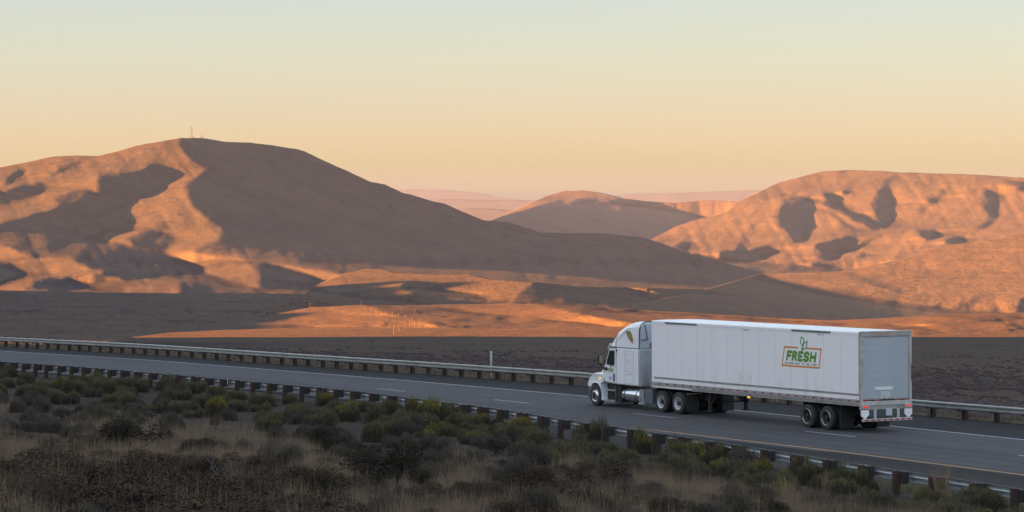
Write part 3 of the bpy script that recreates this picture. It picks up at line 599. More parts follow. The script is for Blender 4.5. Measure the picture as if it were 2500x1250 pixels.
# ------------------------------------------------------------------ things on the hills
def on(at,px,py):
    D=float(at(px,py)); return Vector(((px-CX)/F_PX*D,D,CAM_Z-(py-HY)/F_PX*D))
m_tower=mat('red_white_tower_steel',(.10,.075,.07),.7); m_hut=mat('dark_hut_wall',(.10,.085,.075),.8)
def mast(px,yt,yb,wd,label,n=7):
    p=on(at_left,px,yb+1.0); s=p.y/F_PX; h=(yb-yt)*s; e=empty('radio_mast',p-Vector((0,0,1)),0,label,'tower')
    b=MB(); w=wd*s
    lv=[(w/2*(1-.72*i/n),h*i/n) for i in range(n+1)]; cr=[(-1,-1),(1,-1),(1,1),(-1,1)]
    for i in range(n):
        (w0,z0),(w1,z1)=lv[i],lv[i+1]
        for j in range(4):
            a,c=cr[j],cr[(j+1)%4]
            b.bar((a[0]*w0,a[1]*w0,z0),(a[0]*w1,a[1]*w1,z1),.30,4); b.bar((a[0]*w0,a[1]*w0,z0),(c[0]*w1,c[1]*w1,z1),.16,4); b.bar((a[0]*w1,a[1]*w1,z1),(c[0]*w1,c[1]*w1,z1),.16,4)
    b.build('lattice',m_tower,e); MB().bar((0,0,h),(0,0,h*1.06),.22,5).build('antenna',m_tower,e)
    if n>5:
        for q,(dx_,zz) in enumerate([(1.5,.62),(-1.2,.52)]): MB().lathe([(.05,-.3),(1.1,-.1),(1.25,.25)],(dx_,-.6,h*zz),'y',10).build('dish',m_tower,e)
    return e
mast(468,306,336,5.2,'tall lattice radio mast on the summit of the left mountain')
mast(491.5,326,337.5,1.8,'small thin mast right of the tall mast on the summit',n=4)
for px,py,w,lab in ((471.5,336.2,4,'small dark hut at the foot of the tall summit mast'),(494,337.8,5,'dark equipment hut beside the small thin summit mast')):
    p=on(at_left,px,py+1.2); s=p.y/F_PX; e=empty('equipment_hut',p-Vector((0,0,1)),0,lab,'hut'); w=w*s
    MB().box(-w/2,w/2,-w/3,w/3,0,3.6,bev=.1).build('wall',m_hut,e); MB().prism([(-w/2-.3,3.6),(w/2+.3,3.6),(0,4.6)],-w/3-.3,w/3+.3).build('roof',m_hut,e)
m_shed=mat('shaded_shed_wall',(.07,.07,.08),.7); p=on(at_left,380,649); s=p.y/F_PX; e=empty('white_shed',p-Vector((0,0,.5)),0,'tiny white shed low in the shaded valley of the left mountain','shed')  # wall colour darkened to put the valley's shade into it
MB().box(-4,4,-2.5,2.5,0,2.6,bev=.1).build('wall',m_shed,e); MB().prism([(-4.3,2.6),(4.3,2.6),(4.3,2.8),(0,3.9),(-4.3,2.8)],-2.8,2.8).build('roof',m_shed,e)
# utility poles on the lit mound
m_pole=mat('weathered_pole_wood',(.085,.06,.045),.8,noise=((2,2,.4),(.06,.045,.035),.4,.7))
PO=[(265,120,205),(350,240,335),(460,280,350),(565,265,395),(668,310,440),(790,345,455),(900,340,465),(1022,375,465),(1163,405,480),(1300,435,600),(1255,520,655),(1355,530,660),(1160,540,700),(1460,480,650),(930,600,800),(1035,610,740),(500,865,1060),(1355,260,355)]
PL=['on the dark crest left of the pole line','faint, in the dark swale at the left end of the line','thin, second from the left of the line','taller, at the left of the line over the swale','fourth of the line, against the dark swale','thin, in the middle of the line over the swale','tallest in the middle of the line, with a wide crossarm','just right of the middle of the line','by the edge of the lit grass, right half of the line','tall and bright, at the bend of the line','bright, in the lower cluster, second from its left','bright, in the lower cluster, third from its left','lowest cluster, leftmost pole, on lit grass','rightmost and brightest pole of the lit cluster','near, standing low on the lit grass, left of two','near, low on the lit grass, right of two','alone in the shaded slope below the lit mound','alone on the dark far swale right of the line']
for i,((a,t,b),lb) in enumerate(zip(PO,PL)):
    px=850+a/8.333; yt=720+t/8.333; yb=720+b/8.333; f_=yb>np.interp(px,[q[0] for q in SK_F],[q[1] for q in SK_F])+1; p=on(at_near if f_ else at_mound,px,yb); s=p.y/F_PX; h=(yb-yt)*s
    e=empty('utility_pole',p-Vector((0,0,.4)),RNG.uniform(-.2,.2),'wooden utility pole '+lb,'utility pole',group='utility poles on the valley mound')
    MB().bar((0,0,-.6),(0,0,h+.4),.17,6,r2=.11).build('pole',m_pole,e); MB().beam((-1.1,0,h-.3),(1.1,0,h-.3),.10,.14).build('crossarm',m_pole,e)
for px,py,h_,lb in ((757,751,12,'alone on the skyline at the left shoulder of the lit mound'),(1291,742,6,'tiny, on the right crest of the lit mound')):
    p=on(at_mound,px,py); s=p.y/F_PX; e=empty('utility_pole',p-Vector((0,0,.4)),0,'wooden utility pole '+lb,'utility pole',group='utility poles on the valley mound')
    MB().bar((0,0,-.6),(0,0,h_*s),.19,6,r2=.12).build('pole',m_pole,e); MB().beam((-1.3,0,h_*s-.7),(1.3,0,h_*s-.7),.16,.22).build('crossarm',m_pole,e)
# ------------------------------------------------------------------ truck: local x forward from the trailer's rear, +y towards the camera
TH=math.radians(29.8); _r0=Vector((14.31+1.3*math.cos(TH),129+1.3*math.sin(TH),0)); RZT=math.radians(90)+TH
m_paint=mat('white_truck_paint',(.82,.84,.86),.28,coat=.4,noise=(1.3,(.76,.78,.80),.5,.8))
m_trail=mat('white_trailer_skin',(.88,.88,.895),.34,noise=[(.5,(.84,.84,.86),.45,.7),((.8,.8,6),(.79,.79,.80),.62,.8)])
nt=m_trail.node_tree; pb=nt.nodes['Principled BSDF']; src=pb.inputs['Base Color'].links[0].from_socket
geo=nt.nodes.new('ShaderNodeNewGeometry'); spz=nt.nodes.new('ShaderNodeSeparateXYZ'); nt.links.new(geo.outputs['Position'],spz.inputs[0])
ng=nt.nodes.new('ShaderNodeTexNoise'); ng.inputs['Scale'].default_value=1.0; ng.inputs['Detail'].default_value=7; mpg=nt.nodes.new('ShaderNodeMapping'); mpg.inputs['Scale'].default_value=(2.2,2.2,.35); nt.links.new(geo.outputs['Position'],mpg.inputs[0]); nt.links.new(mpg.outputs[0],ng.inputs['Vector'])
rz_=nt.nodes.new('ShaderNodeMapRange'); rz_.inputs[1].default_value=2.3; rz_.inputs[2].default_value=1.0; rz_.inputs[3].default_value=.12; rz_.inputs[4].default_value=1.0; nt.links.new(spz.outputs[2],rz_.inputs[0])
rn_=nt.nodes.new('ShaderNodeMapRange'); rn_.inputs[1].default_value=.42; rn_.inputs[2].default_value=.72; rn_.inputs[4].default_value=.32; nt.links.new(ng.outputs[0],rn_.inputs[0])
mg=nt.nodes.new('ShaderNodeMath'); mg.operation='MULTIPLY'; nt.links.new(rz_.outputs[0],mg.inputs[0]); nt.links.new(rn_.outputs[0],mg.inputs[1])
mxg=nt.nodes.new('ShaderNodeMix'); mxg.data_type='RGBA'; nt.links.new(mg.outputs[0],mxg.inputs[0]); nt.links.new(src,mxg.inputs[6]); mxg.inputs[7].default_value=(.46,.42,.38,1); nt.links.new(mxg.outputs[2],pb.inputs['Base Color'])
m_roof=mat('white_trailer_roof',(.78,.80,.79),.35,noise=(.8,(.70,.72,.71),.45,.75))
m_alu=mat('brushed_aluminium_trim',(.50,.50,.50),.42,metal=.55,noise=[(3.0,(.38,.38,.38),.45,.7)])
m_alud=mat('dull_aluminium',(.36,.355,.35),.5,metal=.4,noise=[(2.0,(.25,.25,.25),.45,.7)])
m_chrome=mat('polished_aluminium',(.75,.77,.80),.22,metal=.9,noise=(5,(.6,.62,.66),.5,.8))
m_door=mat('grey_roll_up_door',(.38,.43,.475),.5,noise=[(.9,(.33,.38,.425),.4,.7),((2,2,9),(.45,.49,.52),.56,.75)])
m_rimw=mat('satin_aluminium_rim',(.62,.64,.68),.38,metal=.35,noise=(4,(.46,.48,.51),.45,.75))
m_rub=mat('tyre_rubber',(.034,.032,.031),.9,noise=(5,(.062,.057,.052),.5,.7))
m_blk=mat('black_chassis',(.018,.018,.019),.7,noise=(4,(.035,.032,.03),.5,.75))
m_dgrey=mat('dark_grey_plastic',(.055,.060,.068),.5)
m_bumper=mat('grey_bumper_plastic',(.10,.105,.115),.5)
m_glass=bpy.data.materials.new('dark_tinted_glass'); m_glass.use_nodes=True
_b=m_glass.node_tree.nodes['Principled BSDF']; _b.inputs['Base Color'].default_value=(.015,.030,.028,1); _b.inputs['Roughness'].default_value=.06; _b.inputs['Specular IOR Level'].default_value=.6
m_amb=mat('amber_reflection_glass',(.32,.25,.115),.12,coat=.3)  # amber reflections painted into the glass colour
m_red=mat('red_lamp_lit',(1.0,.02,.015),.3,emit=.022); m_redr=mat('red_lens',(.35,.02,.02),.3)
m_yel=mat('amber_lamp_lit',(1.0,.48,.03),.3,emit=.065)
m_tape=mat('red_reflective_tape',(.28,.03,.035),.45); m_tapew=mat('white_reflective_tape',(.72,.72,.72),.4)
m_green=mat('logo_green',(.125,.29,.045),.5); m_org=mat('logo_orange',(.68,.26,.04),.5); m_blue=mat('pale_lavender_decal',(.55,.56,.80),.5); m_ink=mat('dark_grey_print',(.09,.10,.12),.6)
m_inkg=mat('dark_green_print',(.06,.13,.06),.6)
tr=empty('semi_trailer',_r0,RZT,'long white box trailer with green FRESH logo and grey roll-up rear door','trailer')
tc_=empty('truck_cab',_r0,RZT,'white sleeper cab truck with rounded roof fairing pulling the FRESH trailer','truck')
for e in (tr,tc_): e.rotation_euler=(0,.005,RZT)
GZ=-.1
def wheel(root, x, y, zc, dish, rim_mat, dual=True, R=.50, sgn=1):
    """lying along y; outer face at y, sgn +1 faces the camera side"""
    e=MB(); w=.27
    prof=[(.30,.0),(.34,-.012),(.44,.0),(.475,-.012),(.497,-.045),(.50,-.09),(.50,-.18),(.497,-.225),(.475,-.258),(.44,-.27),(.34,-.258),(.30,-.27)]
    k=R/.50
    t=MB().lathe([(r*k,a*sgn) for r,a in prof],(0,0,0),'y',36); 
    for j,off in enumerate((.075,.135,.195)): t.lathe([(R+.0015,-(off-.008)*sgn),(R-.012,-off*sgn),(R+.0015,-(off+.008)*sgn)],(0,0,0),'y',36)
    whl=bpy.data.objects.new('wheel',None); link(whl,root); whl.location=(x,y,zc); whl.empty_display_size=.1
    autosmooth(t.build('tyre',m_rub,whl),40)
    rb=MB()
    if dish>0:   # deep dual rim
        rb.lathe([(.305,-.005),(.298,.006),(.285,.0),(.278,-.03),(.262,-.05),(.255,-dish),(.20,-dish-.015),(.13,-dish-.0),(.10,-dish+.01),(.001,-dish+.01)][::1],(0,0,0),'y',36)
        rb.v=[(a,b*1.0,c) for a,b,c in rb.v]
        if sgn<0: rb.v=[(a,-b,c) for a,b,c in rb.v]
    else:
        q=[(.305,-.005),(.298,.008),(.285,.004),(.275,-.03),(.262,-.045),(.235,-.01),(.20,.035),(.165,.045),(.10,.05),(.001,.05)]
        rb.lathe([(r,a*sgn) for r,a in q],(0,0,0),'y',36)
    rim=autosmooth(rb.build('rim',rim_mat,whl),40)
    h=MB(); d0=(-dish+.01 if dish>0 else .05)*sgn
    h.lathe([(.11,d0),(.105,d0+(.10 if dish>0 else .05)*sgn),(.06,d0+(.13 if dish>0 else .07)*sgn),(.001,d0+(.135 if dish>0 else .075)*sgn)],(0,0,0),'y',16)
    for i in range(10):
        a=2*math.pi*i/10; h.bar((.14*math.cos(a),d0,.14*math.sin(a)),(.14*math.cos(a),d0+.03*sgn,.14*math.sin(a)),.014,6)
    h.build('hub',m_blk if rim_mat is not m_alud else m_alud,whl)
    hh=MB()
    for i in range(10):
        a=2*math.pi*(i+.5)/10; r_=.225; y_=(-dish+.0+.004 if dish>0 else .02)*sgn
        hh.lathe([(.026,y_+.002*sgn),(.001,y_+.003*sgn)],(r_*math.cos(a),0,r_*math.sin(a)),'y',8)
    hh.build('hand_holes',m_blk,whl)
    if dual:
        t2=MB().lathe([(r*k,a*sgn-.33*sgn) for r,a in prof],(0,0,0),'y',30); autosmooth(t2.build('tyre',m_rub,whl),40)
    return whl
for x in (3.81,2.42):
    for y,sg in ((1.28,1),(-1.28,-1)): wheel(tr,x,y,.40,.13,mat('dark_steel_rim',(.05,.05,.055),.5) if x==3.81 and sg==1 else bpy.data.materials['dark_steel_rim'],True,.5,sg)
for w_ in [o for o in tr.children if o.name.startswith('wheel')]:
    s_=w_.location.y>0
    MB().lathe([(.312,.002 if s_ else -.002),(.305,.010 if s_ else -.010),(.292,.002 if s_ else -.002)],(0,0,0),'y',36).build('rim_edge',m_chrome,w_)
b=MB()
for x in (3.81,2.42): b.bar((x,-1.1,.40),(x,1.1,.40),.075,10)
b.build('axles',m_blk,tr)
b=MB(); b.box(1.2,5.1,-.55,-.42,.60,1.0).box(1.2,5.1,.42,.55,.60,1.0); [b.box(q-.05,q+.05,-.55,.55,.62,.9) for q in (1.4,3.1,4.9)]
b.build('bogie_frame',m_blk,tr)
for s in (1,-1):
    MB().box(1.42,1.46,s*.60,s*1.27,.02,.98,bev=.008).build('mud_flap',m_blk,tr)
# box: floor, front wall, side panels, roof, rails
L_=15.96
MB().box(.06,L_-.02,-1.22,1.22,1.03,1.15).build('floor',m_alud,tr)
MB().box(L_-.02,L_+.03,-1.30,1.30,1.02,4.02,bev=.02).build('front_wall',m_trail,tr)
npan=13; pw_=(L_-.18)/npan
for side in (1,-1):
    pm=None
    for i in range(npan):
        if pm is None:
            a=MB().box(.007,pw_-.007,-.018,.006,1.52,3.93,bev=.004)
            po=a.build('side_panel',m_trail,tr); pm=po.data
        else: po=bpy.data.objects.new('side_panel',pm); link(po,tr)
        po.location=(.13+i*pw_,1.285*side+(0 if side>0 else 0),0)
        if side<0: po.rotation_euler=(0,0,0)
    s=side
    MB().box(.02,L_-.05,s*1.240,s*1.262,1.03,3.95).build('inner_wall',m_trail,tr)
    MB().box(.06,L_-.0,s*1.262,s*1.292,1.285,1.435).build('lower_skin_band',m_trail,tr)
    MB().box(.10,L_-.1,s*1.27,s*1.302,1.436,1.468).box(.10,L_-.1,s*1.27,s*1.302,1.492,1.518).box(.10,L_-.1,s*1.27,s*1.288,1.468,1.492).build('rub_rail',m_alu,tr)
    MB().box(.06,L_,s*1.262,s*1.304,1.125,1.28,bev=.006).build('bottom_rail',m_alu,tr)
    MB().box(.06,12.7,s*1.25,s*1.290,1.005,1.12,bev=.004).build('bottom_rail_lip',m_alud,tr)
    MB().box(.02,L_,s*1.262,s*1.302,3.925,4.035,bev=.006).build('top_rail',m_trail,tr)
    b=MB()
    for q in np.arange(.5,L_,.61): b.box(q,q+.02,s*1.300,s*1.306,3.97,3.99)
    b.build('rail_rivets',m_alud,tr)
    if s>0:
        for x0,x1 in ((2.04,4.89),(12.22,14.85)):
            MB().box(x0,x1,s*1.302,s*1.314,3.945,4.028,bev=.003).build('vent_strip',mat('dark_perforated_strip',(.15,.18,.185),.6,noise=((14,2,2),(.09,.11,.115),.48,.6)) if x0<3 else bpy.data.materials['dark_perforated_strip'],tr)
MB().box(L_-.16,L_+.0,1.288,1.306,1.29,3.92,bev=.004).build('corner_post',m_trail,tr)
rf=MB(); rf.prism([(-1.30,4.036),(1.30,4.036),(1.27,4.065),(.6,4.085),(-.6,4.085),(-1.27,4.065)],.03,L_+.02,axis='x'); rf.build('roof',m_roof,tr)
# reflective tape along the lower rail
tp=None; X0=[15.30-.0*i for i in range(1)]; xs_t=list(np.linspace(15.28,.12,25))
for x in xs_t:
    if tp is None: po=MB().box(-.10,.10,-.002,.004,-.026,.026).build('reflective_tape',m_tape,tr); tp=po.data
    else: po=bpy.data.objects.new('reflective_tape',tp); link(po,tr)
    po.location=(x,1.306,1.212)
# rear frame and door
for s,nm in ((1,'rear_post'),(-1,'rear_post')):
    MB().box(-.06,.06,s*1.16,s*1.305,1.0,3.88,bev=.01).box(-.075,-.055,s*1.19,s*1.22,1.1,3.86).build(nm,m_alu,tr)
MB().box(-.07,.07,-1.305,1.305,3.87,4.08,bev=.015).build('rear_header',m_alud,tr)
MB().box(-.085,.02,-1.31,1.31,4.05,4.10,bev=.01).build('rear_roof_cap',m_alu,tr)
zs=np.linspace(1.33,3.868,10); dm=None
for i in range(9):
    if dm is None: po=MB().box(-.012,.02,-1.158,1.158,.0004,(zs[1]-zs[0])-.0004,bev=.0012).build('door_slat',m_door,tr); dm=po.data
    else: po=bpy.data.objects.new('door_slat',dm); link(po,tr)
    po.location=(-.02,0,zs[i])
MB().box(-.038,.0,-1.156,1.156,1.27,1.327,bev=.005).build('door_bottom_seal',m_alud,tr)
for y0,y1 in ((1.12,.80),(.62,.34),(-.40,-.72),(-.86,-1.14)):
    MB().box(-.060,-.037,y0,y1,1.215,1.27).build('reflective_tape',m_tape,tr)
b=MB().box(-.05,-.02,-.34,.58,1.66,1.79,bev=.004); b.build('white_door_sign',m_tapew,tr)
MB().box(-.045,-.02,-.20,.30,1.33,1.60,bev=.004).build('door_plate',mat('pale_door_plate',(.50,.55,.56),.5,noise=(8,(.35,.38,.38),.5,.7)),tr)
b=MB().box(-.07,-.03,-.10,.10,1.27,1.36,bev=.01).bar((-.07,-.16,1.38),(-.07,.10,1.30),.018,6).bar((-.07,.03,1.30),(-.07,.03,1.45),.014,6); b.build('door_latch',m_alu,tr)
MB().box(-.07,.06,-1.30,1.30,1.08,1.215,bev=.012).box(-.10,-.05,-1.30,1.30,1.04,1.085,bev=.01).build('rear_sill',m_alu,tr)
MB().box(-.06,.05,-1.30,1.30,.86,1.045,bev=.01).build('rear_crossmember',m_alud,tr)
for s in (1,-1):
    MB().box(-.115,-.05,s*.90,s*1.29,.90,1.085,bev=.01).build('lamp_box',m_alu,tr)
    for dy_ in (1.16,1.01):
        MB().lathe([(.052,.02),(.049,-.012),(.03,-.022),(.001,-.024)],(-.115,s*dy_,.99),'x',14).build('tail_lamp',m_red,tr)
    # pale bracket plate under the lamps
    MB().prism([(s*1.30,.86),(s*.92,.86),(s*.90,.66),(s*1.10,.48),(s*1.30,.62)],-.09,-.05,axis='x').build('bracket_plate',m_trail,tr)
    MB().box(-.09,-.03,s*.52,s*.66,.42,.87,bev=.01).build('bumper_upright',m_alu,tr)
for dy_ in (-.34,0,.34): MB().lathe([(.026,.02),(.024,-.012),(.001,-.018)],(-.075,dy_,3.98),'x',10).build('marker_lamp',m_red,tr)
MB().lathe([(.03,-.02),(.028,.01),(.001,.016)],(.03,1.31,1.40),'y',10).build('marker_lamp',m_red,tr)
MB().box(-.14,-.06,-1.27,1.27,.38,.50,bev=.01).build('bumper_guard',m_alu,tr)
for y in np.linspace(1.05,-1.10,8): MB().box(-.146,-.139,y-.09,y+.09,.405,.465).build('reflective_tape',m_tape,tr)
MB().box(-.105,-.07,-.27,.05,.60,.90,bev=.01).build('licence_plate',mat('licence_plate_white',(.50,.54,.58),.5,noise=(25,(.34,.38,.42),.5,.6)),tr)
MB().box(-.07,.0,-.9,.9,.55,.86).build('rear_skirt',m_dgrey,tr)
MB().box(-.07,-.065,-1.29,-1.26,2.0,2.7,bev=.001).build('side_latch_bar',m_dgrey,tr)
# landing gear
for s in (.95,-.95):
    b=MB().box(11.60,11.74,s-.07,s+.07,.18,1.05,bev=.01).box(11.56,11.78,s-.12,s+.12,.13,.19).beam((11.67,s,.42),(11.1,s,1.0),.05,.05).beam((11.67,s,.42),(12.15,s,1.0),.05,.05).beam((11.67,s,.5),(11.67,s*.2,1.0),.05,.05)
    b.build('landing_leg',m_blk,tr)
MB().bar((11.67,-.9,.55),(11.67,.9,.55),.03,6).build('landing_crossbar',m_blk,tr)
for i in (0,1): MB().lathe([(.045,-.01),(.042,.02),(.001,.03)],(8.20-.10*i,1.28,.97-.0),'y',10).build('side_lamp',m_yel,tr)
# logo and placards (flat print with its own thickness)
def onside(x,z,t): return (x,1.291+.002+t,z)
def LG(u,v):
    """logo square -> trailer side; u 0..1 left to right as seen, v 0..1 upwards"""
    bl,br,tl,tr_=(5.60,2.47),(2.90,2.47),(5.42,3.26),(2.74,3.26)
    x=(bl[0]*(1-u)+br[0]*u)*(1-v)+(tl[0]*(1-u)+tr_[0]*u)*v; return x,2.47+.79*v
P_=lambda a,b_,t: onside(*LG(a,b_),t)
b=MB(); W_=.055
def strokes(b, segs, w, place, th=.003):
    for i,sg in enumerate(segs): b.stroke(sg,w,place,0,th+.0002*i)
    return b
# work in metres: aspect 2.69 x .79
def PM(a,b_,t): return P_(a/2.69,b_/.79,t)
strokes(b,[[(.98,.79),(0,.79),(0,0),(2.69,0),(2.69,.79),(1.62,.79)]],.070,PM); b.build('logo_frame',m_org,tr)
def glyph(ch,x,w,h,y0):
    G={'F':[[(0,0),(0,h),(w,h)],[(0,.52*h),(.8*w,.52*h)]],
       'R':[[(0,0),(0,h),(.65*w,h),(.95*w,.88*h),(.95*w,.64*h),(.65*w,.5*h),(0,.5*h)],[(.5*w,.5*h),(w,0)]],
       'E':[[(w,h),(0,h),(0,0),(w,0)],[(0,.5*h),(.8*w,.5*h)]],
       'S':[[(w,.82*h),(.8*w,h),(.3*w,h),(.04*w,.86*h),(.04*w,.68*h),(.3*w,.53*h),(.7*w,.47*h),(.96*w,.32*h),(.96*w,.14*h),(.7*w,0),(.25*w,0),(0,.17*h)]],
       'H':[[(0,0),(0,h)],[(w,0),(w,h)],[(0,.5*h),(w,.5*h)]],
       'D':[[(0,0),(0,h),(.6*w,h),(w,.75*h),(w,.25*h),(.6*w,0),(0,0)]],'T':[[(0,h),(w,h)],[(.5*w,0),(.5*w,h)]],
       'M':[[(0,0),(0,h),(.5*w,.4*h),(w,h),(w,0)]],'I':[[(.5*w,0),(.5*w,h)]],'N':[[(0,0),(0,h),(w,0),(w,h)]],
       'O':[[(0,.25*h),(0,.75*h),(.3*w,h),(.7*w,h),(w,.75*h),(w,.25*h),(.7*w,0),(.3*w,0),(0,.25*h)]],
       'L':[[(0,h),(0,0),(w,0)]],'V':[[(0,h),(.5*w,0),(w,h)]],' ':[]}[ch]
    return [[(x+a,y0+c) for a,c in s_] for s_ in G]
b=MB(); n=0
for ch,x in zip('FRESH',(.30,.70,1.14,1.55,2.02)):
    for sg in glyph(ch,x,{'S':.29,'H':.32}.get(ch,.26),.33,.265): b.stroke(sg,.125,PM,0,.003+.0003*n); n+=1
b.build('logo_lettering',m_green,tr)
b=MB(); x=.19
for ch in 'DETERMINED TO DELIVER':
    for sg in glyph(ch,x,.062,.070,.075): b.stroke(sg,.016,PM,0,.003,3)
    x+=.112
b.build('logo_tagline',m_inkg,tr)
b=MB()
leaf=lambda cx,cy,ang,l,w:[(cx+l*math.cos(ang)*t-w*math.sin(ang)*math.sin(math.pi*t)*k,cy+l*math.sin(ang)*t+w*math.cos(ang)*math.sin(math.pi*t)*k) for k,ts_ in ((1,np.linspace(0,1,7)),(-1,np.linspace(1,0,7))) for t in ts_]
b.stroke([(1.30,.56),(1.31,.80),(1.36,.95)],.085,PM,0,.004)
b.stroke(leaf(1.34,.90,2.05,.40,.13),.05,PM,0,.0055); b.stroke(leaf(1.36,.72,.95,.44,.12),.05,PM,0,.0065); b.build('logo_sprout',m_green,tr)
for x,dg in ((8.77,True),(8.10,False)):
    r=.24; mm=m_tapew if dg else m_trail
    MB().prism([(x,1.81-r),(x+r*.75,1.81),(x,1.81+r),(x-r*.75,1.81)],1.290,1.298).build('placard',mm,tr)
    MB().prism([(x,1.81-r*.72),(x+r*.5,1.81),(x,1.81+r*.72),(x-r*.5,1.81)],1.298,1.301).build('placard_face',m_roof,tr)
for x in (8.48,8.32,8.16,2.96,2.80,2.64):
    b=MB(); z0=3.84
    for k in range(3): b.box(x-.05,x+.05,1.291,1.294,z0+.045*k,z0+.045*k+.022)
    b.build('printed_mark',m_ink,tr)
# ------------------------------------------------------------------ tractor
def loft(st, m, name, root, half='both', n=7, smooth=True):
    """st: (x, z0, z1, half width bottom, half width top, corner radius)"""
    V=[]
    for x,z0,z1,w0,w1,r in st:
        ring=[]; r=min(r,(z1-z0)*.49,w1*.9); r0=min(.05,(z1-z0)*.2)
        ring.append((w0-r0,z0)); ring.append((w0,z0+r0))
        for k in range(n+1):
            a=math.pi/2*k/n; ring.append((w1-r+r*math.cos(a),z1-r+r*math.sin(a)))
        full=[(y,z) for y,z in ring]+[(-y,z) for y,z in ring[::-1]]
        V+= [(x,y,z) for y,z in full]
    K=len(full); F=[]
    for i in range(len(st)-1):
        for k in range(K): F.append((i*K+k,i*K+(k+1)%K,(i+1)*K+(k+1)%K,(i+1)*K+k))
    F.append(tuple(range(K))); F.append(tuple((len(st)-1)*K+k for k in range(K))[::-1])
    b=MB(); b.v=V; b.f=F; b.m=[0]*len(F); o=b.build(name,m,root); return autosmooth(o,38)
roofz=[(17.20,3.985),(17.45,3.97),(17.9,3.915),(18.4,3.80),(18.8,3.665),(19.13,3.50),(19.45,3.27),(19.70,3.03),(19.86,2.80),(19.90,2.72)]
# upper roof fairing
loft([(x,2.705,max(z,2.74),1.235 if x<19.2 else 1.235-(x-19.2)*.16,(1.235 if x<19.2 else 1.235-(x-19.2)*.16)-.03-(.05*(x-17.2)/2.7),.34 if x<19 else .28) for x,z in roofz],m_paint,'roof_fairing',tc_)
# sleeper and cab below the seam
loft([(17.20,1.0,2.69,1.245,1.235,.03),(19.14,1.0,2.69,1.245,1.235,.03)],m_paint,'sleeper_body',tc_)
loft([(19.17,1.0,2.69,1.235,1.225,.04),(19.6,1.02,2.69,1.21,1.17,.05),(19.99,1.04,2.68,1.17,1.10,.08),(20.12,1.06,2.42,1.15,1.09,.06),(20.45,1.10,1.84,1.10,1.05,.05)],m_paint,'cab_body',tc_)
# inner rear face recess of the sleeper
MB().box(17.15,17.199,-1.16,1.16,1.05,2.66,bev=.01).build('sleeper_rear_wall',mat('pale_rear_wall',(.40,.43,.47),.6,noise=(2,(.30,.32,.35),.45,.7)),tc_)
MB().box(17.14,17.199,-1.14,1.14,2.74,3.88,bev=.02).build('fairing_rear_wall',m_paint if False else mat('pale_fairing_inside',(.44,.48,.53),.6),tc_)
def edge(pts,r,name,m): 
    return MB().tube(pts,r,6).build(name,m,tc_)
edge([(17.19,1.215,2.72),(17.19,1.20,3.60),(17.19,1.08,3.84),(17.19,.85,3.965),(17.19,-.85,3.965),(17.19,-1.2,3.6)],.028,'fairing_edge_seal',m_dgrey)
edge([(17.19,1.235,1.02),(17.19,1.235,2.66)],.02,'sleeper_edge_seal',m_alud)
edge([(17.10,.95,3.82),(17.10,.80,3.15),(17.10,1.16,3.12)],.02,'rear_bracket',m_dgrey)
MB().box(17.10,17.13,.62,.65,2.74,2.98).build('rear_strip',mat('dull_red_strip',(.10,.03,.03),.5),tc_)
# side seams and door
MB().box(19.13,19.175,1.16,1.238,1.02,2.69).build('door_seam',m_dgrey,tc_)
MB().box(17.22,19.86,-1.2,1.2,2.688,2.712).build('roof_seam',m_dgrey,tc_)
MB().beam((19.175,1.240,2.72),(19.175,1.205,3.35),.012,.012).build('fairing_seam',m_dgrey,tc_)
def yside(x): return 1.236 if x<19.17 else 1.236-(x-19.17)*.085
def side_poly(pts, d0, d1, name, m, root=tc_, lean=.0):
    n=len(pts); V=[]
    for d in (d0,d1):
        for x,z in pts: V.append((x,yside(x)-max(0,z-1.9)*(.05 if x>19.17 else 0)+d,z))
    b=MB().add(V,[tuple(range(n)),tuple(range(2*n-1,n-1,-1))]+[(i,n+i,n+(i+1)%n,(i+1)%n) for i in range(n)]); return b.build(name,m,root)
dr=side_poly([(19.19,1.08),(19.19,2.62),(19.93,2.60),(20.20,1.92),(20.36,1.80),(20.36,1.30),(20.25,1.08)],.0,.014,'door',m_paint)
side_poly([(19.34,1.90),(19.34,2.50),(19.40,2.57),(19.88,2.55),(20.13,1.98),(20.08,1.88),(19.42,1.86)],.012,.022,'window_seal',m_dgrey,dr)
side_poly([(19.38,1.93),(19.38,2.49),(19.42,2.53),(19.86,2.51),(20.09,1.98),(20.05,1.92),(19.44,1.90)],.018,.028,'door_window',m_glass,dr)
side_poly([(19.29,1.16),(19.29,1.47),(19.37,1.50),(19.43,1.46),(19.43,1.16),(19.37,1.12)],.014,.03,'door_handle',m_dgrey,dr)
side_poly([(19.08,2.53),(19.08,2.62),(19.18,2.62),(19.18,2.53)],.0,.05,'upper_hinge_cap',m_blk)
# windscreen
MB().add([(20.47,-1.0,1.86),(20.47,1.0,1.86),(20.13,1.03,2.40),(20.03,1.0,2.64),(20.03,-1.0,2.64),(20.13,-1.03,2.40)],[(0,1,2,5),(5,2,3,4)]).build('windscreen',m_glass,tc_)
# sun visor
b=MB(); b.add([(19.97,1.10,2.86),(20.22,1.05,2.62),(20.20,1.05,2.59),(19.94,1.10,2.82),(19.97,-1.10,2.86),(20.22,-1.05,2.62),(20.20,-1.05,2.59),(19.94,-1.10,2.82)],[(0,1,2,3),(7,6,5,4),(0,4,5,1),(1,5,6,2),(2,6,7,3),(3,7,4,0)]); b.build('sun_visor',mat('cream_visor',(.70,.69,.62),.3),tc_)
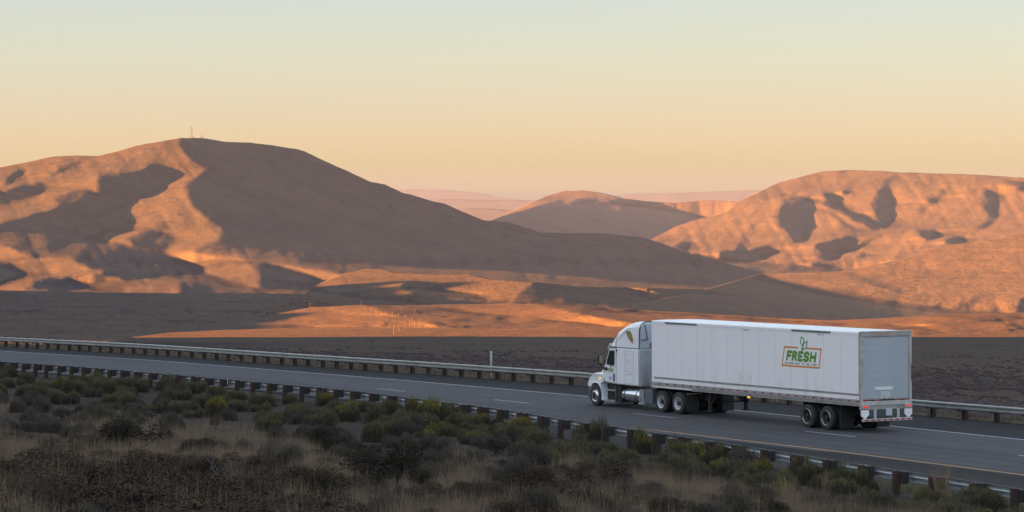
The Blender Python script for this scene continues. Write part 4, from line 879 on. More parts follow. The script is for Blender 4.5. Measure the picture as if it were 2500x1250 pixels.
# side windows of the sleeper (amber reflections)
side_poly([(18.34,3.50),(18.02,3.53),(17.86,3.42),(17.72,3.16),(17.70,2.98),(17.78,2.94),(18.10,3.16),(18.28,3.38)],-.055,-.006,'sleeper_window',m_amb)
MB().beam((18.22,1.19,3.30),(17.72,1.20,3.30),.012,.012).build('sleeper_window_bar',m_dgrey,tc_)
edge([(18.98,1.215,3.10),(18.62,1.20,3.40),(18.25,1.19,3.60),(17.95,1.185,3.66),(17.72,1.19,3.58),(17.60,1.20,3.35),(17.60,1.215,3.05)],.016,'fairing_crease',m_paint)
# luggage door panel and lower locker on the sleeper side
def rim_rect(x0,x1,z0,z1,y,name,m,r=.014):
    return MB().tube([(x0,y,z0+.05),(x0,y,z1-.05),(x0-.05,y,z1),(x1+.05,y,z1),(x1,y,z1-.05),(x1,y,z0+.05),(x1+.05,y,z0),(x0-.05,y,z0),(x0,y,z0+.05)],r,6).build(name,m,tc_)
m_pshade=mat('panel_gap_grey',(.42,.45,.49),.5)
MB().box(17.70,18.32,1.236,1.250,1.68,2.56,bev=.006).build('luggage_panel',m_paint,tc_); rim_rect(18.36,17.66,1.63,2.60,1.243,'luggage_panel_gap',m_pshade,.009)
MB().box(17.85,18.28,1.250,1.262,2.44,2.50,bev=.004).box(17.72,18.30,1.24,1.262,1.585,1.625,bev=.004).build('panel_trim',m_paint,tc_)
MB().bar((18.08,1.256,1.98),(18.08,1.256,2.20),.012,6).build('panel_handle',m_pshade,tc_)
rim_rect(18.40,17.60,1.10,1.50,1.243,'locker_gap',m_pshade,.009)
for k,z in enumerate((1.46,1.36,1.26)):
    b=MB(); x=18.25-.05*k
    for j in range(7): b.box(x-.045,x,1.238,1.2415,z-.018,z+.018); x-=.062+(.03 if j==3 else 0)
    b.build('door_print',m_ink,tc_)
MB().box(18.72,19.06,1.238,1.241,1.10,1.34).build('pale_sticker',m_blue,tc_)
b=MB(); [b.box(19.02-.07*j,19.02-.07*j-.05,1.2412,1.2425,1.17+.07*k,1.19+.07*k) for j in range(4) for k in range(3)]; b.build('sticker_print',m_ink,tc_)
MB().box(19.58,19.86,1.212,1.217,1.18,1.36).build('pale_sticker',m_blue,tc_)
b=MB(); [b.box(19.80-.05*j,19.80-.05*j-.036,1.2165,1.2185,1.25,1.28) for j in range(4)]; b.build('sticker_print',m_ink,tc_)
# small green logo on the door
def PD(a,c,t): x=19.98-a; return (x,yside(x)+.016+t,1.60+c)
b=MB(); n=0
for ch,x in zip('FRESH',(0,.12,.24,.36,.48)):
    for sg in glyph(ch,x,.07,.11,0): b.stroke(sg,.028,PD,0,.002+.0002*n,4); n+=1
b.stroke([(.27,.11),(.28,.2)],.02,PD,0,.003,4); b.stroke(leaf(.28,.17,2.0,.11,.03),.014,PD,0,.004,3); b.stroke(leaf(.28,.15,1.0,.11,.03),.014,PD,0,.005,3)
b.stroke([(.02,-.05),(.52,-.05)],.02,PD,0,.003,4); b.build('door_logo',m_green,tc_)
# hood
loft([(20.30,1.02,1.86,.98,.96,.22),(20.6,1.0,1.82,.92,.90,.25),(20.95,.98,1.74,.86,.82,.26),(21.3,.95,1.62,.80,.74,.25),(21.52,.92,1.50,.76,.68,.24),(21.70,.90,1.30,.72,.62,.20),(21.80,.88,1.10,.70,.58,.12)],m_paint,'hood',tc_)
MB().box(20.42,20.50,.86,1.12,1.42,1.80,bev=.02).build('cowl_vent',m_dgrey,tc_)
MB().box(21.74,21.83,-.5,.5,.62,1.24,bev=.02).build('grille',m_blk,tc_)
# fenders with wheel arches
for s in (1,-1):
    nm='fender'
    outer=[(21.93,.80),(21.93,.95),(21.86,1.08),(21.70,1.22),(21.50,1.34),(21.25,1.42),(20.95,1.47),(20.6,1.48),(20.35,1.46),(20.30,1.30),(20.34,1.10),(20.55,1.00),(20.52,.80),(20.40,.45),(20.28,.24),(20.40,.20)]
    arch=[(21.04+.60*math.cos(a),.40+.60*math.sin(a)) for a in np.linspace(math.radians(198),math.radians(42),14)]
    pts=outer+arch
    n=len(pts); V=[]
    for t in (0,1):
        for x,z in pts:
            yy=1.235-(max(0,x-21.2)*.18) if t==0 else .72
            V.append((x,yy*s,z))
    V2=[]
    # rounded shoulder: add an inset ring
    for x,z in pts: V2.append((x-(.03 if x>21.4 else 0),(1.245-(max(0,x-21.2)*.18)-.0)*s,z-.04 if z>1.05 else z))
    b=MB()
    ringA=[(x,(1.165-(max(0,x-21.2)*.20))*s,z) for x,z in pts]
    ringB=V2; ringC=[(x,.70*s,z) for x,z in pts]
    VV=ringB+ringA+ringC
    F=[(i,(i+1)%n,n+(i+1)%n,n+i) for i in range(n)]+[(n+i,n+(i+1)%n,2*n+(i+1)%n,2*n+i) for i in range(n)]
    # side face as a strip between outer outline and arch
    no=len(outer)
    b.add(VV,F)
    import mathutils
    tri=mathutils.geometry.tessellate_polygon([[Vector((x,z,0)) for x,z in pts]])
    b.add(ringB,[tuple(t_) for t_ in tri]); 
    o=b.build(nm,m_paint,tc_); autosmooth(o,30)
MB().box(20.60,20.74,1.24,1.262,1.24,1.25,bev=.002).build('fender_badge',m_blue,tc_)
for s in (1,-1):
    MB().lathe([(.05,-.02),(.046,.018),(.001,.03)] if s>0 else [(.05,.02),(.046,-.018),(.001,-.03)],(20.62,1.245*s,1.20),'y',12).build('turn_signal',m_yel,tc_)
    b=MB(); b.add([(21.90,.98*s,.98),(21.84,1.06*s,1.10),(21.70,1.12*s,1.16),(21.72,1.13*s,1.0),(21.91,1.04*s,.90)],[(0,1,2,3,4)]); b.build('headlight',mat('headlight_lens',(.55,.45,.42),.15,coat=.5) if s>0 else bpy.data.materials['headlight_lens'],tc_)
bp=loft([(21.40,.28,.80,1.20,1.20,.05),(21.75,.24,.82,1.17,1.17,.06),(21.98,.24,.82,1.04,1.04,.08),(22.08,.27,.80,.88,.88,.08)],m_bumper,'bumper',tc_)
# chassis, steps, tank, boxes
MB().box(12.95,21.6,.36,.46,.62,.90).box(12.95,21.6,-.46,-.36,.62,.90).box(12.95,13.02,-.46,.46,.62,.90).build('frame_rails',m_blk,tc_)
MB().box(15.9,20.3,-1.0,1.0,.86,1.0).build('cab_floor',m_blk,tc_)
MB().box(19.3,20.3,.2,1.0,.25,.9).build('engine_underside',m_blk,tc_)
MB().box(14.0,15.1,-.5,.5,.90,1.02,bev=.02).build('fifth_wheel',m_blk,tc_)
MB().box(19.22,20.12,.98,1.27,.675,.725,bev=.008).build('step',m_alu,tc_); MB().box(19.22,20.26,.98,1.27,.185,.235,bev=.008).build('step',m_alu,tc_)
MB().box(19.18,19.26,.9,1.255,.15,.93,bev=.01).build('step_bracket',m_dgrey,tc_)
MB().box(18.78,19.18,.45,1.20,.16,.90,bev=.02).build('battery_box',m_blk,tc_)
tk_=MB(); tk_.lathe([(.001,0),(.24,.0),(.285,.03),(.30,.07),(.30,1.46),(.285,1.50),(.24,1.53),(.001,1.53)],(17.17,.96,.535),'x',36); tk_=autosmooth(tk_.build('fuel_tank',m_chrome,tc_),45)
for x in (18.45,17.42):
    MB().lathe([(.303,-.04),(.309,-.03),(.309,.03),(.303,.04)],(x,.96,.535),'x',36).build('tank_strap',m_dgrey,tk_)
MB().lathe([(.001,.0),(.045,0),(.045,.05),(.001,.05)],(18.2,.96,.83),'z',12).build('tank_cap',m_blk,tk_)
MB().box(16.80,17.16,.62,1.24,.22,.86,bev=.02).build('tank_step_bracket',m_alud,tc_)
MB().prism([(17.05,.32),(16.90,.32),(16.97,.68)],1.243,1.252).build('bracket_triangle',m_chrome,tc_)
MB().box(16.74,17.20,.9,1.27,.19,.235,bev=.006).build('step',m_alu,tc_)
MB().box(16.10,16.76,.60,1.20,.24,.88,bev=.03).build('side_box',mat('blue_grey_box',(.11,.13,.16),.5),tc_)
MB().bar((16.70,1.21,.24),(16.66,1.21,.86),.03,8).build('side_box_edge',m_chrome,tc_)
MB().box(16.0,17.0,-.9,.9,.90,.945,bev=.006).box(15.95,16.45,.6,1.1,.945,.965).build('deck_plate',m_alud,tc_)
# hoses and gear behind the cab
b=MB(); b.tube([(17.08,.55,1.9),(17.0,.42,1.7),(16.98,.38,1.4),(16.9,.36,1.1),(16.8,.3,.98)],.035,7); b.tube([(17.1,-.1,2.1),(16.75,.0,1.6),(16.3,.05,1.35),(16.02,.1,1.6)],.028,7); b.build('air_hoses',m_blk,tc_)
MB().bar((17.1,.85,2.15),(17.1,.92,1.45),.035,8).tube([(17.1,.92,1.45),(17.08,.86,1.0)],.05,8).build('exhaust_pipe',m_alud,tc_)
MB().lathe([(.10,0),(.10,.25),(.06,.3),(.001,.3)],(16.95,.70,1.0),'z',10).box(16.75,17.0,-.2,.35,.97,1.22,bev=.03).build('air_tank',m_alud,tc_)
MB().box(16.55,16.62,.05,.25,1.02,1.30,bev=.01).build('red_connector',mat('rusty_red',(.16,.07,.06),.6),tc_)
# mirrors
mr_=MB().box(20.46,20.62,1.30,1.36,1.88,2.36,bev=.03); mo=mr_.build('mirror_housing',m_blk,tc_)
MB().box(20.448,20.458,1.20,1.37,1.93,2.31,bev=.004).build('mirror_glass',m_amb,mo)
MB().box(20.452,20.56,1.18,1.385,1.90,2.34,bev=.02).build('mirror_back',m_blk,mo)
edge([(20.5,1.28,1.9),(20.42,1.2,1.76),(20.2,1.17,1.66)],.022,'mirror_arm',m_blk); edge([(20.5,1.28,2.34),(20.3,1.18,2.45),(20.1,1.12,2.5)],.014,'mirror_arm',m_blk)
MB().box(20.02,20.22,1.17,1.24,1.60,1.76,bev=.03).build('lower_mirror',m_blk,tc_)
MB().box(20.46,20.62,-1.36,-1.20,1.88,2.36,bev=.03).build('mirror_housing',m_blk,tc_)
# wheels
wheel(tc_,21.04,1.24,.40,0,m_chrome,False,.5,1); wheel(tc_,21.04,-1.24,.40,0,m_chrome,False,.5,-1)
for x in (15.27,13.86):
    wheel(tc_,x,1.26,.40,.15,m_rimw,True,.5,1); wheel(tc_,x,-1.26,.40,.15,m_rimw,True,.5,-1)
b=MB(); [b.bar((x,-1.1,.40),(x,1.1,.40),.085,10) for x in (21.04,15.27,13.86)]; b.lathe([(.001,-.2),(.2,-.12),(.24,0),(.2,.12),(.001,.2)],(15.27,0,.4),'x',14); b.lathe([(.001,-.2),(.2,-.12),(.24,0),(.2,.12),(.001,.2)],(13.86,0,.4),'x',14); b.build('axles',m_blk,tc_)
for s in (1,-1):
    MB().box(13.10,13.13,s*.62,s*1.26,.05,.86,bev=.006).build('mud_flap',m_blk,tc_)
    MB().beam((13.1,s*.45,.86),(13.1,s*1.26,.86),.04,.04).build('mud_flap_hanger',m_alud,tc_)
    if s<0: MB().lathe([(.055,.02),(.05,-.012),(.001,-.02)],(13.0,s*.30,.72),'x',12).build('tail_lamp',m_red,tc_)
# ------------------------------------------------------------------ shrubs and grass of the bank
def foliage_mat(name, c1, c2, c3, rough=.9):
    """colour varies between plants (object random) and between twigs"""
    m=bpy.data.materials.new(name); m.use_nodes=True; nt=m.node_tree; b=nt.nodes['Principled BSDF']; b.inputs['Roughness'].default_value=rough; b.inputs['Specular IOR Level'].default_value=.15
    oi=nt.nodes.new('ShaderNodeObjectInfo'); ge=nt.nodes.new('ShaderNodeNewGeometry')
    x=nt.nodes.new('ShaderNodeMix'); x.data_type='RGBA'; x.inputs[6].default_value=(*c1,1); x.inputs[7].default_value=(*c2,1); nt.links.new(oi.outputs['Random'],x.inputs[0])
    y=nt.nodes.new('ShaderNodeMix'); y.data_type='RGBA'; y.inputs[7].default_value=(*c3,1); r=nt.nodes.new('ShaderNodeMapRange'); r.inputs[1].default_value=.25; r.inputs[2].default_value=1.0; r.inputs[4].default_value=.85
    nt.links.new(ge.outputs['Random Per Island'],r.inputs[0]); nt.links.new(r.outputs[0],y.inputs[0]); nt.links.new(x.outputs[2],y.inputs[6]); nt.links.new(y.outputs[2],b.inputs['Base Color']); return m
m_rab=foliage_mat('rabbitbrush_leaf',(.088,.082,.046),(.104,.096,.062),(.060,.054,.040))
m_rabt=foliage_mat('rabbitbrush_green_tip',(.135,.128,.050),(.125,.116,.056),(.084,.078,.044))
m_rabg=foliage_mat('rabbitbrush_yellow_flower',(.25,.20,.028),(.20,.165,.03),(.12,.11,.03))
m_sage=foliage_mat('sagebrush_leaf',(.094,.080,.060),(.112,.098,.078),(.058,.049,.042))
m_dark=foliage_mat('dark_shrub_leaf',(.040,.034,.020),(.052,.042,.026),(.025,.021,.016))
m_brn=foliage_mat('brown_shrub_leaf',(.072,.045,.026),(.060,.044,.028),(.036,.026,.020))
m_twig=foliage_mat('shrub_twig',(0.042,0.036,0.034),(0.063,0.056,0.053),(0.025,0.022,0.021))
m_gras=foliage_mat('dry_grass_blade',(.27,.19,.115),(.31,.228,.142),(.15,.11,.072))
m_gras2=foliage_mat('grey_straw_blade',(.18,.14,.10),(.21,.165,.12),(.09,.072,.055))
m_dead=mat('bleached_dead_wood',(.13,.125,.13),.9,noise=(8,(.06,.055,.055),.45,.7))
def blades(P, Dr, L, w, mi, seg=1):
    """thin leaf-like triangles/quads from points P along directions Dr"""
    n=len(P); up=np.array([0,0,1.0]); r=RNG.normal(size=(n,3)); s=np.cross(Dr,r); s/=np.linalg.norm(s,axis=1,keepdims=True)+1e-9
    w=np.asarray(w).reshape(-1,1)*np.ones((n,1)); L=np.asarray(L).reshape(-1,1)*np.ones((n,1))
    a=P-s*w/2; b=P+s*w/2; c=P+Dr*L+s*w*.12; d=P+Dr*L-s*w*.12
    return np.stack([a,b,c,d],1).reshape(-1,3), np.full(n,mi)
def plant_mesh(name, kind, seed):
    global RNG
    old=RNG; RNG=np.random.default_rng(seed)
    Vs=[];Ms=[]
    def dirs(n,zmin=0.05,lean=1.0):
        a=RNG.uniform(0,2*np.pi,n); z=RNG.uniform(zmin,1,n); r=np.sqrt(np.clip(1-z*z,0,1))*lean; d=np.stack([r*np.cos(a),r*np.sin(a),z],1); return d/np.linalg.norm(d,axis=1,keepdims=True)
    if kind in ('rabbit','rabbity','sage'):
        # several domed sub-clumps make an uneven crown
        k=RNG.integers(4,8); C=np.stack([RNG.normal(0,.23,k),RNG.normal(0,.23,k),np.zeros(k)],1); R=RNG.uniform(.28,.46,k)
        for c,r in zip(C,R):
            hgt=r*RNG.uniform(1.15,1.7); n=170
            d=dirs(n,.10); tip=c+d*np.array([r,r,hgt]); base=c+d*np.array([r*.25,r*.25,.05]); dd=tip-base; l=np.linalg.norm(dd,axis=1); 
            v,m=blades(base,dd/l[:,None],l*.95,.010,0); Vs.append(v); Ms.append(m)
            n2=620; d=dirs(n2,.0); q=RNG.uniform(.70,1.04,n2)[:,None]; t=c+d*np.array([r,r,hgt])*q
            up=d*.5+np.array([0,0,.8])+RNG.normal(0,.25,(n2,3)); up/=np.linalg.norm(up,axis=1,keepdims=True)
            v,m=blades(t,up,RNG.uniform(.06,.13,n2),RNG.uniform(.014,.026,n2),1)
            hi=(t[:,2]>c[2]+hgt*.62)&(q[:,0]>.86)&(RNG.uniform(size=n2)<(.75 if kind!='sage' else .0)); m[hi]=2
            Vs.append(v); Ms.append(m)
    elif kind in ('dark','brown'):
        k=RNG.integers(7,12)
        C=np.stack([RNG.normal(0,.42,k),RNG.normal(0,.42,k),RNG.uniform(.12,.78,k)],1)
        for c in C:
            st=np.array([c[0]*.15,c[1]*.15,0.0]); dd=c-st; l=np.linalg.norm(dd)
            v,m=blades(np.repeat(st[None],3,0)+RNG.normal(0,.02,(3,3)),np.repeat((dd/l)[None],3,0)+RNG.normal(0,.05,(3,3)),l,.03,0); Vs.append(v); Ms.append(m)
            n=70; d=dirs(n,-.35,1.0); v,m=blades(np.repeat(c[None],n,0)-d*.05,d,RNG.uniform(.22,.46,n),.012,0); Vs.append(v); Ms.append(m)
            n2=430; d=dirs(n2,-.5); rr=RNG.uniform(.35,1.0,n2)[:,None]**.6*np.array([.36,.36,.32]); t=c+d*rr
            u=d+RNG.normal(0,.5,(n2,3)); u/=np.linalg.norm(u,axis=1,keepdims=True)
            v,m=blades(t,u,RNG.uniform(.035,.08,n2),RNG.uniform(.018,.034,n2),1); Vs.append(v); Ms.append(m)
    elif kind=='grass':
        n=150; a=RNG.uniform(0,2*np.pi,n); r=RNG.uniform(0,.13,n); P=np.stack([r*np.cos(a),r*np.sin(a),np.zeros(n)],1)
        d=np.stack([np.cos(a)*RNG.uniform(.02,.45,n),np.sin(a)*RNG.uniform(.02,.45,n),np.ones(n)],1); d/=np.linalg.norm(d,axis=1,keepdims=True)
        v,m=blades(P,d,RNG.uniform(.35,1.0,n),.011,0); Vs.append(v); Ms.append(m)
    V=np.concatenate(Vs); M=np.concatenate(Ms); F=np.arange(len(V)).reshape(-1,4); RNG=old
    return V,F,M
def put_mesh(name,V,F,M,mats):
    me=bpy.data.meshes.new(name); me.vertices.add(len(V)); me.vertices.foreach_set('co',V.astype(np.float32).ravel()); me.loops.add(F.size); me.loops.foreach_set('vertex_index',F.astype(np.int32).ravel())
    me.polygons.add(len(F)); me.polygons.foreach_set('loop_start',(np.arange(len(F))*4).astype(np.int32))
    for m in mats: me.materials.append(m)
    me.polygons.foreach_set('material_index',M.astype(np.int32)); me.update(calc_edges=True); return me
KM={'rabbit':(m_twig,m_rab,m_rabt),'rabbity':(m_twig,m_rab,m_rabg),'sage':(m_twig,m_sage,m_sage),'dark':(m_twig,m_dark,m_dark),'brown':(m_twig,m_brn,m_brn),'grass':(m_gras,m_gras,m_gras)}
MESH={k:[put_mesh(k,*plant_mesh(k,k,100+7*i+len(k)),KM[k]) for i in range(nv)] for k,nv in (('rabbit',5),('rabbity',3),('sage',5),('dark',4),('brown',4),('grass',5))}
NAME={'rabbit':('rabbitbrush','rabbitbrush'),'rabbity':('rabbitbrush','rabbitbrush'),'sage':('sagebrush','sagebrush'),'dark':('dark_shrub','shrub'),'brown':('brown_shrub','shrub'),'grass':('bunch_grass','grass clump')}
taken=[]
def plant(kind, p, wm, hm, label, group):
    me=MESH[kind][int(RNG.integers(len(MESH[kind])))]; nm,cat=NAME[kind]
    o=bpy.data.objects.new(nm,me); link(o); o.location=(p.x,p.y,p.z-.03); o.rotation_euler=(0,0,float(RNG.uniform(0,6.28)))
    base={'rabbit':(1.15,.62),'rabbity':(1.15,.62),'sage':(1.15,.62),'dark':(1.7,1.25),'brown':(1.7,1.25),'grass':(.6,.8)}[kind]
    o.scale=(wm/base[0],wm/base[0],hm/base[1]); taken.append((p.x,p.y,wm)); return tag(o,label,cat,group)
def plant_px(kind, px, pyb, wpx, hpx, label):
    p=bank_pt(px,pyb); s=p.y/F_PX; return plant(kind,p,wpx*s,hpx*s,label,None)
# the ones the photograph singles out
ONE=[('rabbity',532,1018,52,46,'bright yellow-topped rabbitbrush standing alone on bare soil below the guardrail at left'),
 ('rabbit',655,1052,44,40,'small green rabbitbrush alone on the bare slope, right of the yellow-topped one'),
 ('rabbity',1016,1004,66,48,'yellow-topped rabbitbrush touching the near guardrail left of centre'),
 ('rabbity',1056,1030,80,52,'rounded rabbitbrush with a bright orange-yellow crest, just below the guardrail posts at centre'),
 ('rabbit',1105,1024,60,44,'grey-green rabbitbrush joined to the right of the orange-crested one'),
 ('rabbit',905,1078,58,50,'left end of the low shrub row slanting up the bare slope'),
 ('rabbit',935,1066,52,42,'second shrub of the low row slanting up the bare slope'),
 ('rabbit',968,1054,56,42,'third shrub of the low row slanting up the bare slope'),
 ('sage',1005,1050,60,48,'dusky shrub at the upper right end of the slanting row'),
 ('rabbity',1287,1058,72,46,'yellow-green rabbitbrush under the guardrail ahead of the truck front'),
 ('rabbity',1190,1040,56,36,'low yellow-green rabbitbrush at the foot of the guardrail, left of the truck'),
 ('rabbit',1447,1066,58,70,'tall rabbitbrush standing up in front of the guardrail below the truck cab'),
 ('rabbity',1580,1084,78,62,'big round rabbitbrush with an orange-yellow left side below the drive wheels'),
 ('rabbit',1655,1098,64,54,'grey-green rabbitbrush hiding a guardrail post below the trailer front'),
 ('rabbity',1700,1108,70,58,'broad yellow-topped rabbitbrush covering the rail below the middle of the trailer'),
 ('rabbit',1752,1128,60,56,'dull green shrub right of the broad yellow-topped one'),
 ('sage',1815,1150,96,60,'wide grey sagebrush mound in front of the guardrail below the FRESH logo'),
 ('rabbity',1866,1176,60,50,'shrub with a small bright yellow patch on its top left, below the guardrail'),
 ('sage',1635,1140,78,46,'low grey sagebrush lying along the slope below the drive wheels'),
 ('rabbit',2090,1200,70,72,'dense upright rabbitbrush hiding the rail below the rear of the trailer'),
 ('rabbit',2052,1206,42,40,'small shrub leaning on the left of the dense upright one'),
 ('rabbit',2132,1160,40,36,'pale green shrub poking over the top of the rail, right of the dense one'),
 ('dark',300,1110,180,110,'large dark shrub on the left of the bank among dry grass'),
 ('dark',790,1105,100,80,'round dark shrub on the bare slope left of centre'),
 ('dark',960,1200,230,150,'big spreading dark shrub low in the centre of the bank'),
 ('dark',1205,1112,70,50,'dark olive shrub in the middle of the bank right of centre'),
 ('dark',760,1240,150,110,'spiky dark shrub at the bottom left of the big spreading one'),
 ('brown',1500,1225,200,120,'broad brown shrub at the bottom of the bank below the truck cab'),
 ('brown',1360,1240,170,130,'dark brown shrub at the bottom of the bank right of centre'),
 ('sage',700,1145,90,70,'pale blue-grey sagebrush left of the tan grass patch'),
 ('sage',1240,1180,110,80,'bluish sagebrush beside a pale grass clump right of centre'),
 ('grass',1125,1148,34,60,'upright pale grass clump between the dark shrubs at centre'),
 ('grass',1925,1232,40,66,'tall pale grass clump below the trailer wheels'),
 ('grass',2300,1232,52,100,'tall tan grass clump hugging a guardrail post at far right'),
 ('grass',2015,1200,26,54,'slender pale grass clump left of the dense upright shrub')]
for q in ONE: plant_px(*q)
ZN=[(150,'at left edge'),(420,'below leaning rod'),(620,'near yellow-topped shrub'),(850,'left of centre'),(1110,'under orange-crested shrub'),(1340,'below tall marker post'),(1600,'below truck cab'),(1850,'below trailer front'),(2150,'below trailer rear'),(2340,'right of trailer'),(9999,'at right edge')]
def zone(px): return next(z for a,z in ZN if px<a)
def free(x,y,w):
    return all((x-a)**2+(y-b)**2>(.36*(w+c))**2 for a,b,c in taken)
def scatter(kind, n, pxr, pyf, wr, hr, descr, group, tries=40, dens=1.0):
    k=0
    for _ in range(n*tries):
        if k>=n: break
        px=RNG.uniform(*pxr); lo,hi=pyf(px); py=RNG.uniform(lo,hi)
        if py<lo or bank_free_reject(px,py,kind): continue
        p=bank_pt(px,py)
        if p.y<20: continue
        w=RNG.uniform(*wr)
        if not free(p.x,p.y,w*dens): continue
        plant(kind,p,w,RNG.uniform(*hr)*w/((wr[0]+wr[1])/2),('small ' if w<wr[0]+(wr[1]-wr[0])*.33 else 'large ' if w>wr[0]+(wr[1]-wr[0])*.67 else 'medium ')+descr%zone(px),group); k+=1
    return k
def nb_row(px): return float(np.interp(px,[CX+F_PX*a.x/a.y for a in _nb],[HY+(CAM_Z-a.z)/a.y*F_PX for a in _nb]))
def bank_free_reject(px,py,kind):
    # bare soil tongues of the upper left and centre slope
    d=py-nb_row(px)
    if kind in('rabbit','rabbity','sage') and px<1350 and 62<d<120: return RNG.uniform()<.35
    return False
A_=lambda a,b: (lambda px:(nb_row(px)+a,nb_row(px)+b))
LOW=lambda a:(lambda px:(min(nb_row(px)+a,1240),1330))
scatter('rabbit',60,(-60,1150),A_(2,66),(.7,1.3),(.45,.75),'green-tipped rabbitbrush by the guardrail %s','green-tipped rabbitbrush below the guardrail',dens=.62)
scatter('rabbit',70,(-40,2540),A_(2,56),(.75,1.4),(.45,.75),'green-tipped rabbitbrush by the guardrail %s','green-tipped rabbitbrush below the guardrail',dens=.66)
scatter('rabbity',24,(-40,2540),A_(2,64),(.6,1.1),(.4,.7),'yellow-flowered rabbitbrush by the guardrail %s','yellow-flowered rabbitbrush below the guardrail',dens=.66)
scatter('sage',120,(-60,1500),A_(40,150),(.45,1.0),(.3,.55),'low grey scrub on open soil %s','low grey scrub on the open bank',dens=.62)
scatter('sage',70,(-40,2540),A_(22,140),(.55,1.2),(.35,.65),'grey sagebrush on middle bank %s','grey sagebrush on the bank',dens=.74)
scatter('sage',46,(-60,2560),LOW(110),(.6,1.2),(.35,.65),'grey sagebrush in low dry grass %s','grey sagebrush low on the bank',dens=.75)
scatter('dark',34,(-60,2200),LOW(100),(.8,1.5),(.4,.75),'dark olive shrub low on bank %s','dark shrubs on the lower bank',dens=.8)
scatter('brown',40,(-60,1300),LOW(165),(.8,1.5),(.4,.7),'brown twiggy shrub along bottom bank %s','brown shrubs on the lower bank',dens=.72)
scatter('brown',34,(-60,760),LOW(190),(1.2,2.1),(.55,.9),'brown shrub in bottom left mass %s','brown shrubs on the lower bank',dens=.55)
scatter('brown',14,(1200,2300),LOW(120),(.7,1.3),(.35,.65),'brown twiggy shrub along bottom bank %s','brown shrubs on the lower bank',dens=.8)
# dry grass and ground litter: too many to count
def stuff(name, n, region, hr, wd, mats, seed, tuft=14, spread=.16, lean=.35, mprob=(1,)):
    rg=np.random.default_rng(seed); P=[]
    while len(P)<n:
        px=rg.uniform(-80,2580); base=nb_row(px); py=rg.uniform(base-2,1370)
        pr=region(px,py,base,rg)
        if rg.uniform()<pr:
            q=bank_pt(px,py)
            if q.y>16: P.append((q.x,q.y,q.z))
    P=np.array(P); C=np.repeat(P,tuft,0); m=len(C); off=rg.normal(0,spread,(m,2)); C[:,:2]+=off; C[:,2]-=.02
    hh=np.repeat(rg.uniform(*hr,len(P)),tuft)*rg.uniform(.4,1.1,m); d=np.stack([off[:,0]*1.2+rg.normal(0,lean*.4,m),off[:,1]*1.2+rg.normal(0,lean*.4,m),np.ones(m)],1); d/=np.linalg.norm(d,axis=1,keepdims=True)
    a=rg.uniform(0,np.pi,m); s=np.stack([np.cos(a),np.sin(a),0*a],1)*(wd*rg.uniform(.6,1.3,m))[:,None]
    V=np.stack([C-s/2,C+s/2,C+d*hh[:,None]+s*.1],1).reshape(-1,3); F=np.arange(len(V)).reshape(-1,3)
    o=np_mesh(name,V,F,mats,midx=rg.integers(0,len(mats),m)); tag(o,kind='stuff'); return o
def fbm(px,py,s,seed): return vnoise(np.array([px]),np.array([py]),s,seed)[0]
def reg_grass(px,py,b,rg):
    d=py-b; v=fbm(px,py,(150,55),77)*.6+fbm(px,py,(45,22),78)*.4
    if px>1350: f=np.clip((d-40)/50,0,1)
    else: f=np.clip((d-72)/60,0,1)
    if 560<px<860 and 1090<py<1210: v+=.35
    if 330<px<620 and 1040<py<1170: v+=.30
    if px>1850 and d>28: v+=.30
    if px<700 and py>1170: v-=.25
    return f*np.clip((v+.02)*4.0,0,1)
stuff('dry_grass',12500,reg_grass,(.32,.85),.011,[m_gras,m_gras2],5,tuft=13,spread=.11,lean=.3)
def reg_low(px,py,b,rg):
    d=py-b; return np.clip(.30+fbm(px,py,(70,26),88)*.7+(.25 if d>90 else 0),.05,1)
stuff('ground_litter',15000,reg_low,(.06,.28),.020,[m_twig,m_gras2,m_sage,m_rab],9,tuft=8,spread=.22,lean=1.4)
# scrubby verge behind the far guardrail and weeds by the near edge line
def verge_grass(name,line,o0,o1,n,hr,mats,seed,pr=(-100,2600)):
    rg=np.random.default_rng(seed); pa=Path(line); m=n*9; s0,s1=pa.s_of_px(pr[0]),pa.s_of_px(pr[1]); V=[]
    for i in range(n):
        d=rg.uniform(min(s0,s1),max(s0,s1)); p,t,nn=pa.frame(d); c=p-nn*rg.uniform(o0,o1); h=rg.uniform(*hr)
        for j in range(9):
            q=c+Vector((rg.normal(0,.10),rg.normal(0,.10),-.05)); dd=Vector((rg.normal(0,.2),rg.normal(0,.2),1)).normalized(); a=rg.uniform(0,3.14); s=Vector((math.cos(a),math.sin(a),0))*.012
            V+= [q-s,q+s,q+dd*h*rg.uniform(.5,1.1)]
    V=np.array([tuple(v) for v in V]); o=np_mesh(name,V,np.arange(len(V)).reshape(-1,3),mats,midx=rg.integers(0,len(mats),len(V)//3)); tag(o,kind='stuff')
verge_grass('verge_grass',far_base,.35,1.9,2600,(.18,.50),[m_gras,m_gras2,m_rab],21)
verge_grass('verge_grass',near_base,.1,1.9,420,(.10,.34),[m_gras2,m_rabt,m_rabg],22,pr=(1850,2600))
